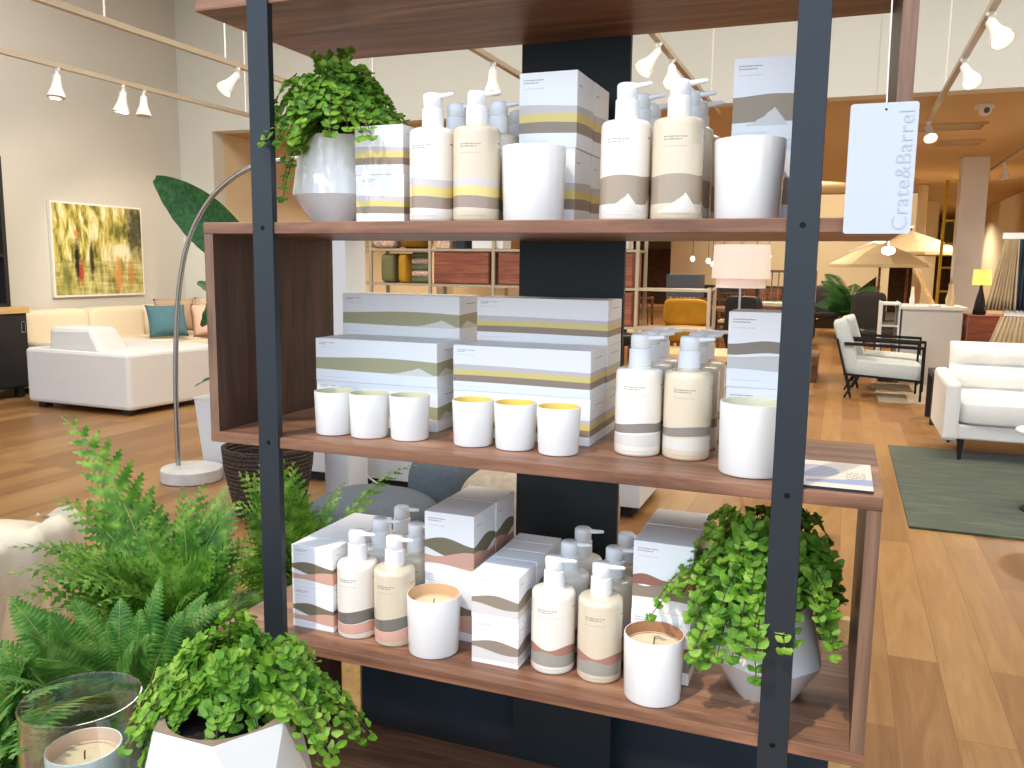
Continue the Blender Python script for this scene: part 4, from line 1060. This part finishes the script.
def parasol(R, h):
    t = bpy.data.objects.new('parasol', None); COL.objects.link(t)
    mb = MB(); n = 8; rings = []
    for r, z in ((R, h - .42), (R * .99, h - .37), (R * .55, h - .17), (.03, h)):
        rings.append(mb.add([(r * cos(2*pi*i/n + .2), r * sin(2*pi*i/n + .2), z) for i in range(n)]))
    for j in range(3):
        for i in range(n): mb.face((rings[j] + i, rings[j] + (i+1) % n, rings[j+1] + (i+1) % n, rings[j+1] + i))
    cn = mb.build('canopy', 'ivory_canvas', t); cn.modifiers.new('Solidify', 'SOLIDIFY').thickness = .01
    MB().tube([(0, 0, .06), (0, 0, h + .05)], .022, 10).build('pole', 'brown_wood', t)
    MB().lathe([(.25, 0), (.25, .05), (.05, .06)], 24).build('base', 'white_board', t)
    return t
place('par', lambda: parasol(.92, 1.98), (2.05, 15.2, 0), 'ivory parasol with a high peak, right one of the two in the rear showroom', 'parasol')
place('par', None, (1.52, 12.75, 0), 'ivory parasol, lower and nearer one of the two in the rear showroom', 'parasol').scale = (.80, .80, .86)

def ladder(label, a, b, c, d, n=7):
    t = thing('ladder', label, 'ladder', (0, 0, 0))
    MB().bar(a, b, .04, .05).build('rail', 'yellow_paint', t); MB().bar(c, d, .04, .05).build('rail', 'yellow_paint', t)
    a, b, c, d = map(Vector, (a, b, c, d))
    for i in range(n):
        k = (i + .7) / (n + .4); MB().bar(a.lerp(b, k), c.lerp(d, k), .03, .03).build('rung', 'yellow_paint', t)
    return t
ladder('yellow painted timber ladder standing beside the white column in the rear showroom', (2.36, 13.3, 0), (2.45, 14.0, 2.7), (2.95, 13.3, 0), (2.93, 14.0, 2.7))

# table lamp with lit yellow shade on a brown cabinet
cbn = thing('brown_cabinet', 'red-brown timber cabinet under the lit yellow lamp at the right of the rear showroom', 'cabinet', (2.62, 9.7, 0))
MB().box(-.28, -.25, .05, .30, .25, .82).build('body', 'red_wood', cbn, bevel=.004)
MB().box(-.26, -.262, .1, .01, -.2505, .78).build('door', 'red_wood', cbn); MB().box(.02, -.262, .1, .28, -.2505, .78).build('door', 'red_wood', cbn)
for x in (-.25, .27):
    for y in (-.2, .2): MB().box(x - .02, y - .02, 0, x + .02, y + .02, .05).build('leg', 'red_wood', cbn)
tl = thing('table_lamp', 'table lamp with a lit yellow drum shade on the red-brown cabinet', 'lamp', (2.46, 9.6, .8205))
MB().lathe([(.06, 0), (.07, .02), (.05, .15), (.02, .28), (.012, .36)], 24).build('base', 'black_metal', tl, smooth=True)
MB().lathe([(.095, .33), (.088, .50)], 32, caps=(False, False)).build('lamp_shade', 'lamp_yellow', tl, smooth=True)
# fabric rack
fr = thing('fabric_rack', 'rack of hanging curtain lengths at the right edge behind the tufted sofa', 'rack', (2.62, 7.15, 0))
MB().bar((-.36, 0, 1.60), (.5, 0, 1.60), .05, .05).build('rail', 'white_metal', fr)
MB().bar((-.30, 0, .95), (.5, 0, .95), .05, .05).build('rail', 'white_metal', fr)
MB().bar((.48, .02, 0), (.48, .02, 1.62), .04, .04).build('upright', 'white_metal', fr); MB().bar((-.05, .06, 0), (-.05, .06, 1.62), .04, .04).build('upright', 'white_metal', fr)
def drape(x0, x1, z0, z1, mat, flare=.0):
    mb = MB(); n = 26; R = []
    for j in range(6):
        k = j / 5; z = z1 + (z0 - z1) * k
        R.append(mb.add([(x0 + (x1 - x0) * i / n + flare * k * (i / n - .9), -.03 + .022 * sin(i * 1.9) * (1 + k), z) for i in range(n + 1)]))
    for j in range(5):
        for i in range(n): mb.face((R[j] + i, R[j+1] + i, R[j+1] + i + 1, R[j] + i + 1))
    o = mb.build('curtain', mat, fr, smooth=180); o.modifiers.new('Solidify', 'SOLIDIFY').thickness = .006; return o
drape(-.34, -.24, .97, 1.57, 'sand_fabric', .12); drape(-.24, -.02, .97, 1.57, 'navy_fabric'); drape(-.02, .4, .97, 1.57, 'slate_fabric')
drape(-.32, -.10, .06, .92, 'sand_fabric', .3); drape(-.08, .4, .06, .92, 'oak_top')

# branch pendant with three lit globes
bpn = thing('branch_pendant', 'angular pendant lamp with three glowing globes hanging in front of the parasols', 'pendant lamp', (1.42, 10.0, 0))
MB().bar((-.35, 0, 1.52), (.34, 0, 1.82), .018, .018).build('arm', 'white_metal', bpn)
MB().tube([(0, 0, 1.68), (0, 0, SOFF)], .006, 8).build('cord', 'white_metal', bpn)
for x, z in ((-.02, 1.665), (.22, 1.78), (.08, 1.53)):
    MB().tube([(x, 0, z + .02), (x, 0, z + .12)], .008, 8).build('stem', 'white_metal', bpn)
    MB().sup((x, -.03, z), (.075, .06, .05), 1, 20, 12).build('globe', 'bulb', bpn, smooth=180)

# pale sloping screen wall on the right, dark platform under it
sw = MB().prism([(-2.6, .05), (.55, .25), (2.35, 1.75), (2.35, 2.84), (-2.6, 2.84)], 'y', 0, .15).build('sloping_partition', 'beige_paint', loc=(0, 18, 0))
tag(sw, 'beige partition wall with a sloping lower edge, like the underside of a stair, at the back of the showroom', 'partition')
pl = MB().box(-1.4, 19, 0, 2.4, 23, .22).build('platform', 'dark_floor'); tag(pl, 'low dark display platform under the sloping partition at the far back', 'platform')
dw = MB().box(-6.1, 27, 0, 4.1, 27.1, 1.9).build('dark_partition', plain('dark brown partition', '#4b3423', .7, var=.3)); tag(dw, 'dark brown partition across the far end of the rear showroom', 'partition')

def dchair(mat, seatmat):
    t = bpy.data.objects.new('dining_chair', None); COL.objects.link(t)
    MB().box(-.22, -.22, .42, .22, .22, .47).build('seat', seatmat, t, bevel=.01)
    for x in (-.2, .2):
        MB().bar((x, -.2, 0), (x, -.2, .42), .03, .03).build('leg', mat, t); MB().bar((x, .22, 0), (x, .2, .42), .03, .03).build('leg', mat, t)
    mb = MB()
    for x in (-.2, .2): mb.bar((x, .2, .47), (x, .27, .92), .03, .03)
    mb.bar((-.22, .27, .90), (.22, .27, .90), .06, .025)
    for i in range(5): mb.bar((-.14 + .07 * i, .2, .47), (-.14 + .07 * i, .265, .88), .012, .012)
    mb.build('backrest', mat, t)
    return t
def uph(mat):
    t = bpy.data.objects.new('dining_chair', None); COL.objects.link(t)
    MB().sup((0, 0, .45), (.24, .24, .07), .3).build('seat', mat, t, smooth=180)
    MB().sup((0, .22, .72), (.23, .05, .28), .3).build('backrest', mat, t, smooth=180)
    for x in (-.19, .19):
        for y in (-.18, .2): MB().tube([(x * 1.05, y * 1.1, 0), (x, y, .42)], .014, 8).build('leg', 'black_wood', t)
    return t
place('uc', lambda: uph('black_wood'), (1.44, 11.3, 0), 'dark upholstered dining chair with a white tag, behind the nearer lounge armchair', 'chair', rotz=radians(20))
wc = boxtable
for i, (x, y, rz, lab) in enumerate(((.12, 8.75, 150, 'dark upholstered chair right of the mustard lounge chair'), (-1.45, 8.7, 40, 'dark upholstered chair left of the mustard lounge chair, behind the steel panel edge'),
        (.75, 16.2, 0, 'dark upholstered chair far back, left of the parasols'), (-.9, 15.4, 20, 'dark upholstered chair far back behind the dark dining table'))):
    place('uc', None, (x, y, 0), lab, 'chair', rotz=radians(rz))
dcn = thing('dark_console', 'long dark console standing at the back of the rear showroom behind the hanging bulbs', 'cabinet', (-.6, 17.0, 0))
MB().box(-1.1, -.22, .12, 1.0, .22, .95).build('body', 'black_wood', dcn)
for x in (-.98, -.47, .04, .55): MB().box(x, -.235, .16, x + .44, -.2205, .91).build('door', 'brown_wood', dcn)
for x in (-1.0, .9):
    for y in (-.16, .16): MB().box(x - .03, y - .03, 0, x + .03, y + .03, .12).build('leg', 'black_wood', dcn)
# windsor bench with spindles
wb = thing('spindle_bench', 'dark timber spindle-back settle beside the drum-shade lamp', 'bench', (.40, 9.6, 0))
MB().box(-.32, -.25, .86, .30, .22, .90).build('seat', 'sofa_cream', wb); mb = MB()
for i in range(8): mb.bar((-.28 + .08 * i, .2, .9), (-.28 + .08 * i, .27, 1.26), .014, .014)
mb.bar((-.31, .27, 1.27), (.32, .27, 1.27), .05, .03); mb.bar((-.31, .2, .9), (-.31, .27, 1.27), .03, .03); mb.bar((.31, .2, .9), (.31, .27, 1.27), .03, .03)
mb.build('backrest', 'brown_wood', wb)
for x in (-.30, .28):
    for y in (-.22, .2): MB().bar((x, y, .30), (x, y, .86), .035, .035).build('leg', 'brown_wood', wb)
MB().box(-.5, -.4, 0, .5, .4, .299).build('display_plinth', 'brown_wood', loc=(.3, 9.6, 0)); tag(bpy.data.objects['display_plinth'], 'low timber display plinth under the spindle-back settle', 'plinth')

# drum shade floor lamp
fl = thing('drum_floor_lamp', 'floor lamp with a wide two-tier blush drum shade seen between the shelf boards', 'floor lamp', (.40, 4.55, 0))
MB().lathe([(.14, 0), (.14, .02), (.02, .03)], 36).build('base', 'white_metal', fl)
MB().tube([(.0, 0, .02), (0, 0, 1.5)], .009, 10).build('pole', 'chrome', fl)
MB().lathe([(.185, 1.235), (.178, 1.45)], 56, caps=(False, False)).build('lamp_shade', 'lamp_pink', fl, smooth=True)
MB().lathe([(.158, 1.175), (.155, 1.233)], 56, caps=(False, False)).build('lower_shade', 'lamp_pink', fl, smooth=True)
MB().bar((-.18, 0, 1.44), (.18, 0, 1.44), .006, .006).build('spider', 'chrome', fl)

# long open metal shelving behind the counter
ms = thing('metal_shelving', 'long open shelving of pale metal frames across the back, behind the middle shelf', 'shelf', (0, 7.0, 0))
for x in (-4.15, -3.68, -2.98, -2.27, -1.4, -.80, -.12):
    mb = MB()
    for y in (-.18, .18): mb.bar((x, y, 0), (x, y, 2.0 if x < -.5 else 1.12), .03, .03)
    mb.build('upright', 'track_metal', ms)
for z, x1 in ((.30, -.12), (.72, -.12), (1.09, -.12), (1.45, -.80), (1.98, -.80)):
    mb = MB().box(-4.15, -.19, z - .012, x1, .19, z + .012); mb.build('shelf_board', 'track_metal', ms)
def cabin(x0, x1, z, label):
    t = thing('drawer_box', label, 'drawers', ((x0 + x1) / 2, 7.0, z))
    w = (x1 - x0) / 2
    MB().box(-w, -.17, 0, w, .17, .33).build('body', 'red_wood', t)
    MB().box(-w + .01, -.182, .015, w - .01, -.1705, .315).build('drawer_front', 'red_wood', t)
    return t
cabin(-2.94, -2.32, 1.103, 'wide red-brown timber box on the metal shelving, left of the dark steel panel')
cabin(-2.22, -1.95, 1.103, 'narrow red-brown timber box on the metal shelving, right next to the wide one')
cabin(-1.35, -.84, 1.103, 'red-brown timber box on the metal shelving just right of the dark steel panel')
cabin(-1.35, -.84, .733, 'red-brown timber box on the lower tier of the metal shelving, right of the steel panel')
gb = MB().lathe([(.10, 0), (.17, .03), (.19, .12), (.185, .16), (.175, .16), (.175, .12), (.15, .04), (.01, .02)], 40).build('gold_bowl', 'gold', loc=(-3.22, 6.98, 1.463), smooth=60)
tag(gb, 'large round gold bowl on the metal shelving at the left', 'bowl')
for i, (x, w, m, lab) in enumerate(((-3.32, .10, 'yellow_fabric', 'mustard folded throws standing on the metal shelving'), (-3.50, .16, 'olive_cushion', 'olive cushion left of the mustard throws on the metal shelving'))):
    o = MB().sup((0, 0, .155), (w / 2, .15, .155), .35).build('folded_throw', m, loc=(x, 6.98, 1.103), smooth=180); tag(o, lab, 'textile')
tag(MB().sup((0, 0, .09), (.15, .14, .09), .5).build('floral_pillow', 'floral_fabric', loc=(-3.57, 6.98, 1.463), smooth=180), 'pale flowered pillow left of the gold bowl', 'cushion')
for i in range(5):
    o = MB().tube([(-.10, 0, .0), (.10, 0, 0)], .032, 16).build('fabric_roll', 'green_fabric' if i % 2 == 0 else 'floral_fabric', loc=(-3.145, 6.95, 1.135 + .0655 * i), smooth=60)
    tag(o, '%s rolled fabric in the pile right of the mustard throws' % ('lowest grey-green', 'second patterned', 'middle grey-green', 'fourth patterned', 'topmost grey-green')[i], 'textile', 'rolled fabrics on the metal shelving')
for i, (x, c) in enumerate(((-3.0 + .13, '#3a3330'), (-2.75, '#c8b28a'), (-2.55, '#57483a'), (-2.38, '#b89050'))):
    o = MB().lathe([(.03, 0), (.07, .05), (.05, .13), (.03, .17)], 20).build('jar', plain('glazed jar ' + c, c, .4), loc=(x + .05 + .012 * i, 6.95, .733), smooth=60)
    tag(o, ('dark', 'sand', 'brown', 'ochre')[i] + ' glazed jar on the lower tier of the metal shelving', 'jar')
for i, (x, w, h, m) in enumerate(((-2.86, .16, .2, 'floral_fabric'), (-2.66, .1, .24, 'navy_fabric'), (-2.36, .34, .26, 'white_board'), (-1.2, .2, .2, 'oak_top'), (-.98, .14, .24, 'white_board'))):
    o = MB().box(-w/2, -.12, 0, w/2, .12, h).build('storage_box', m, loc=(x, 6.98, 1.463), bevel=.01)
    tag(o, ('patterned', 'navy', 'wide white', 'pale oak', 'small white')[i] + ' storage box standing on the upper tier of the metal shelving', 'box')
tag(MB().box(-.16, -.02, 0, .16, .02, .42).build('white_tag_panel', 'white_board', loc=(-4.0, 6.75, 1.2)), 'pair of pale hanging sheets at the left of the metal shelving', 'panel')
bpy.data.objects['white_tag_panel'].name = 'hanging_sheet'
# mustard lounge chair and small furniture seen through the shelf
mc = thing('mustard_chair', 'mustard yellow lounge chair seen beyond the metal shelving', 'armchair', (-.62, 8.6, 0))
MB().sup((0, 0, .55), (.28, .30, .09), .4).build('seat', 'yellow_fabric', mc, smooth=180)
MB().sup((-.05, .25, .78), (.26, .07, .16), .4, rot=Matrix.Rotation(radians(-15), 3, 'X')).build('backrest', 'yellow_fabric', mc, smooth=180)
for x in (-.22, .22):
    for y in (-.22, .26): MB().bar((x * 1.15, y * 1.1, 0), (x, y, .50), .03, .03).build('leg', 'brown_wood', mc)
table('dining_table', (-1.1, 11.0, 0), 1.7, .9, .76, 'brown_wood', 'brown timber dining table beyond the mustard chair')
table('dining_table', (-.3, 14.0, 0), 1.6, .9, .76, 'black_wood', 'dark timber dining table behind the brown one in the rear showroom')
table('dining_table', (-3.6, 11.0, 0), 2.0, .9, .76, 'brown_wood', 'long brown timber dining table at the far left of the rear showroom')
table('oak_table', (.0, 5.9, 0), .8, .7, .62, 'oak_top', 'pale oak table on the floor behind the pump bottles of the middle shelf')
for i, (x, y, rz, lab) in enumerate(((-1.5, 10.2, 180, 'brown spindle chair at the near left side of the brown dining table'), (-.75, 10.2, 180, 'brown spindle chair at the near right side of the brown dining table'), (-1.2, 11.85, 0, 'brown spindle chair on the far side of the brown dining table'),
        (-.6, 13.2, 170, 'left one of two brown spindle chairs at the near side of the dark dining table'), (.0, 13.25, 190, 'right one of two brown spindle chairs at the near side of the dark dining table'))):
    place('dc', lambda: dchair('brown_wood', 'sofa_cream'), (x, y, 0), lab, 'chair', rotz=radians(rz))
md = thing('metal_cabinet', 'grey square cabinet beyond the metal shelving under the hanging bulbs', 'cabinet', (-.78, 9.4, 0))
MB().box(-.2, -.2, .95, .2, .2, 1.22).build('body', 'slate_fabric', md)
for x in (-.18, .18):
    for y in (-.18, .18): MB().bar((x, y, 0), (x, y, .95), .025, .025).build('leg', 'gold', md)
# plant on the platform
pp_ = thing('indoor_palm', 'dark leafy indoor plant on the platform below the sloping partition', 'potted plant', (1.15, 14.8, 0))
MB().lathe([(.15, 0), (.2, .4), (.01, .4)], 24).build('pot', 'black_wood', pp_)
l_, s_ = MB(), MB(); rnd_ = random.Random(9)
for i in range(22):
    az = rnd_.uniform(0, 2*pi); L = rnd_.uniform(.5, .85)
    frond(l_, s_, (0, 0, .4), (cos(az) * L * .7, sin(az) * L * .7, .4 + L * rnd_.uniform(.3, 1)), .3, 0, rnd_)
l_.build('foliage', 'paddle', pp_); s_.build('stems', 'stem_green', pp_)

# hanging bulbs
for i, (x, y, z) in enumerate(((-1.05, 11.5, 1.43), (-.78, 11.2, 1.40), (-.62, 11.6, 1.44), (-.35, 11.3, 1.42), (-.9, 12.5, 1.36), (-.1, 11.0, 1.5), (-.02, 12.0, 1.48))):
    if 'bl' not in PROTO:
        o = bpy.data.objects.new('bulb_pendant', None); COL.objects.link(o)
        MB().tube([(0, 0, .036), (0, 0, 1.3)], .004, 6).build('cord', 'black_metal', o)
        MB().sup((0, 0, 0), (.03, .03, .036), 1, 16, 10).build('bulb', 'bulb', o, smooth=180)
        PROTO['bl'] = o
    else: o = copy_tree(PROTO['bl'])
    o.location = (x, y, z)
    tag(o, 'small bare glowing bulb on a cord, one of the cluster beyond the metal shelving', 'pendant lamp', 'bulbs hanging beyond the metal shelving')

# ------------------------------------------------------------------ ceiling tracks and spotlights
def track(x, y0, y1, label, drops, z=2.75, zc=CEIL):
    t = thing('light_track', label, 'light track', (x, 0, z))
    MB().box(-.02, y0, -.018, .02, y1, .018).build('rail', 'track_metal', t)
    for y in drops: MB().tube([(0, y, .018), (0, y, zc - z - .001)], .006, 8).build('rod', 'white_metal', t)
track(-3.28, .5, 6.6, 'ceiling light track nearest the shelf on the left, holding one lit spot', (3.0, 4.1, 6.2))
track(-4.60, .8, 6.9, 'ceiling light track farther left, holding three unlit spots', (3.25, 6.0))
track(-1.40, 2.5, 7.0, 'short ceiling light track seen between the plant and the tall carton', (3.0, 6.5))
track(-.18, 2.5, 7.3, 'ceiling light track above the pump bottles of the top shelf', (3.0, 6.8))
track(1.70, 1.5, 8.3, 'ceiling light track on the right with lit spots', (2.2, 6.8))
track(2.92, 9.0, 15.0, 'light track on the tan ceiling at the far right', (9.5, 14.0), zc=SOFF)
def spot(lit):
    def f():
        o = bpy.data.objects.new('spotlight', None); COL.objects.link(o)
        MB().tube([(0, 0, 0), (0, 0, -.07)], .014, 12).build('stem', 'white_metal', o)
        MB().box(-.022, -.012, -.02, .022, .012, 0).build('clip', 'white_metal', o)
        mb = MB(); mb.lathe([(.028, 0), (.030, -.04), (.036, -.085), (.058, -.140), (.064, -.165), (.060, -.165), (.052, -.140), (.03, -.09)], 28, caps=(True, False))
        ln = MB(); ln.lathe([(.054, -.146), (.03, -.149), (.003, -.150)], 28, caps=(False, True))
        R = Matrix.Rotation(radians(-42 if lit else -8), 3, 'X')
        for q in (mb, ln): q.v = [tuple(R @ Vector(v) + Vector((0, 0, -.055))) for v in q.v]
        h_ = mb.build('lamp_head', 'white_metal', o, smooth=60); ln.build('lens', 'lens' if lit else 'dim_lens', h_, smooth=True)
        return o
    return f
SP = [(-4.60, 3.80, 0, 20, 'unlit white spot at the far left of the left ceiling track'), (-4.60, 4.44, 0, -40, 'unlit white spot, left of the close pair on the left ceiling track'),
      (-4.60, 4.66, 0, 30, 'unlit white spot, right of the close pair on the left ceiling track'), (-3.28, 4.23, 1, -30, 'lit white spot on the track left of the shelf post'),
      (-1.40, 4.66, 0, 20, 'unlit white spot on the short track left of the dark steel panel'), (-.18, 4.50, 1, -50, 'lit white spot, nearer of the two above the pump bottles'),
      (-.18, 4.96, 1, 15, 'lit white spot, farther of the two above the pump bottles'), (1.70, 4.42, 1, 30, 'lit white spot nearest the top right corner'),
      (1.70, 5.55, 1, 25, 'lit white spot second from the top right corner, over the header wall'), (1.70, 8.2, 1, 10, 'lit white spot at the far end of the right track, beside the hanging card'),
      (2.92, 11.9, 0, 60, 'white spot on the tan ceiling near the right edge, upper of two'), (2.92, 9.9, 0, 60, 'white spot on the tan ceiling at the right edge, lower of two')]
for x, y, lit, rz, lab in SP: place('sp%d' % lit, spot(lit), (x, y, 2.732), lab, 'spotlight', rotz=radians(rz))

# vents and camera on the tan ceiling
for (x, y, w, d, lab) in ((1.92, 9.45, .82, .42, 'long air vent on the tan ceiling, nearer of the two'), (2.22, 10.75, .52, .4, 'short air vent on the tan ceiling, farther of the two')):
    t = thing('ceiling_vent', lab, 'vent', (x, y, SOFF))
    mb = MB()
    for a, b in (((-w/2, -d/2), (w/2, -d/2)), ((-w/2, d/2), (w/2, d/2)), ((-w/2, -d/2), (-w/2, d/2)), ((w/2, -d/2), (w/2, d/2))): mb.bar((a[0], a[1], -.012), (b[0], b[1], -.012), .03, .02)
    mb.build('frame', 'brown_ceiling', t)
    for i in range(6): MB().bar((-w/2 + .03, -d/2 + (i + .7) * d / 6.6, -.014), (w/2 - .03, -d/2 + (i + .7) * d / 6.6, -.008), .035, .006).build('slat', 'track_metal', t)
dm = thing('dome_camera', 'round white dome camera on the tan ceiling near the header wall', 'camera', (2.17, 8.2, SOFF))
MB().lathe([(.085, -.03), (.085, -.001)], 32).build('mount', 'white_metal', dm); MB().sup((0, -.02, -.05), (.06, .06, .055), 1, 24, 14).build('dome', 'white_metal', dm, smooth=180)
MB().sup((0.01, -.07, -.06), (.028, .02, .028), 1, 18, 10).build('lens', 'slate_fabric', dm, smooth=180)

# ------------------------------------------------------------------ light, camera, output look
sun = bpy.data.lights.new('sun', 'SUN'); sun.energy = SUN_E; sun.angle = radians(.9); sun.color = (1, .87, .68)
so = bpy.data.objects.new('sun', sun); COL.objects.link(so)
so.rotation_euler = Vector((.25, .55, -1)).to_track_quat('-Z', 'Y').to_euler()
wd = bpy.data.worlds.new('sky'); scn.world = wd; wd.use_nodes = True
nt = wd.node_tree; bg = nt.nodes['Background']
tc = nt.nodes.new('ShaderNodeTexCoord'); sx = nt.nodes.new('ShaderNodeSeparateXYZ'); nt.links.new(tc.outputs['Generated'], sx.inputs[0])
rp = nt.nodes.new('ShaderNodeValToRGB'); nt.links.new(sx.outputs[2], rp.inputs[0])
e = rp.color_ramp.elements; e[0].position = 0; e[0].color = (.62, .66, .70, 1); e[1].position = .8; e[1].color = (.52, .72, 1, 1)
nt.links.new(rp.outputs[0], bg.inputs[0]); bg.inputs[1].default_value = SKY_E
def point(x, y, z, p, col, r=.12):
    l = bpy.data.lights.new('ceiling_lamp', 'POINT'); l.energy = p; l.color = col; l.shadow_soft_size = r
    o = bpy.data.objects.new('ceiling_lamp', l); COL.objects.link(o); o.location = (x, y, z)
def spotl(x, y, z, tx, ty, tz, p, col, ang=70):
    l = bpy.data.lights.new('spot_beam', 'SPOT'); l.energy = p; l.color = col; l.spot_size = radians(ang); l.spot_blend = .6; l.shadow_soft_size = .05
    o = bpy.data.objects.new('spot_beam', l); COL.objects.link(o); o.location = (x, y, z)
    o.rotation_euler = (Vector((tx, ty, tz)) - Vector((x, y, z))).to_track_quat('-Z', 'Y').to_euler()
WARM = (1, .86, .66)
def area(x, y, z, sx_, sy_, p, col):
    l = bpy.data.lights.new('ceiling_panel', 'AREA'); l.shape = 'RECTANGLE'; l.size = sx_; l.size_y = sy_; l.energy = p; l.color = col
    o = bpy.data.objects.new('ceiling_panel', l); COL.objects.link(o); o.location = (x, y, z)
for x, y in ((-4, 9.5), (-.5, 9.5), (3, 9.5), (-4, 13.5), (0, 13.5), (3, 14.5), (-3, 19), (1, 19), (3, 22), (-2, 24)):
    spotl(x, y, SOFF - .05, x, y + .01, 0, REAR_E, WARM, 150)
area(-3.4, 3.6, CEIL - .02, 4.0, 3.0, FILL_E, (1, .97, .90)); area(2.2, 3.8, CEIL - .02, 4.0, 3.0, FILL_E, (1, .97, .90))  # unseen fill lights added to brighten the front room, not real fixtures
spotl(-4.60, 4.44, 2.5, -6.9, 5.9, 1.2, LEFT_E, WARM, 75); spotl(-4.60, 5.6, 2.5, -6.6, 6.6, .8, LEFT_E, WARM, 75)
spotl(.5, 15.0, 2.6, .6, 18.0, 1.9, REAR_E, WARM, 100)  # added spot that brightens the sloping partition, no fixture belongs to it
spotl(-4.60, 3.8, 2.5, -6.9, 4.2, 1.2, LEFT_E * .6, WARM, 75)
spotl(1.70, 5.55, 2.5, 1.9, 7.0, 0, LEFT_E * .7, WARM, 80); spotl(-.18, 4.96, 2.5, .3, 6.4, 0, LEFT_E, WARM, 80)

cam = bpy.data.cameras.new('camera'); co = bpy.data.objects.new('camera', cam); COL.objects.link(co)
R3 = Vector((0.93270745, 0.36042549, 0.01225906)); U3 = Vector((-0.06097944, 0.12411637, 0.99039216)); F3 = Vector((-0.35544103, 0.9244937, -0.13774281))
mw = Matrix((R3, U3, -F3)).transposed().to_4x4(); mw.translation = Vector((1.02161864, -1.18327088, 1.30)); co.matrix_world = mw
cam.sensor_width = 36; cam.sensor_fit = 'HORIZONTAL'; cam.lens = 851.54 / 1024 * 36; cam.clip_start = .02; cam.clip_end = 200
scn.camera = co
vs_ = scn.view_settings; vs_.view_transform = 'Standard'; vs_.look = 'None'; vs_.gamma = 1; vs_.use_curve_mapping = False; vs_.exposure = EXPO
scn.cycles.max_bounces = 10; scn.cycles.diffuse_bounces = 5; scn.cycles.glossy_bounces = 4; scn.cycles.transmission_bounces = 8; scn.cycles.transparent_max_bounces = 8
scn.cycles.sample_clamp_indirect = 8; scn.cycles.caustics_reflective = False; scn.cycles.caustics_refractive = False
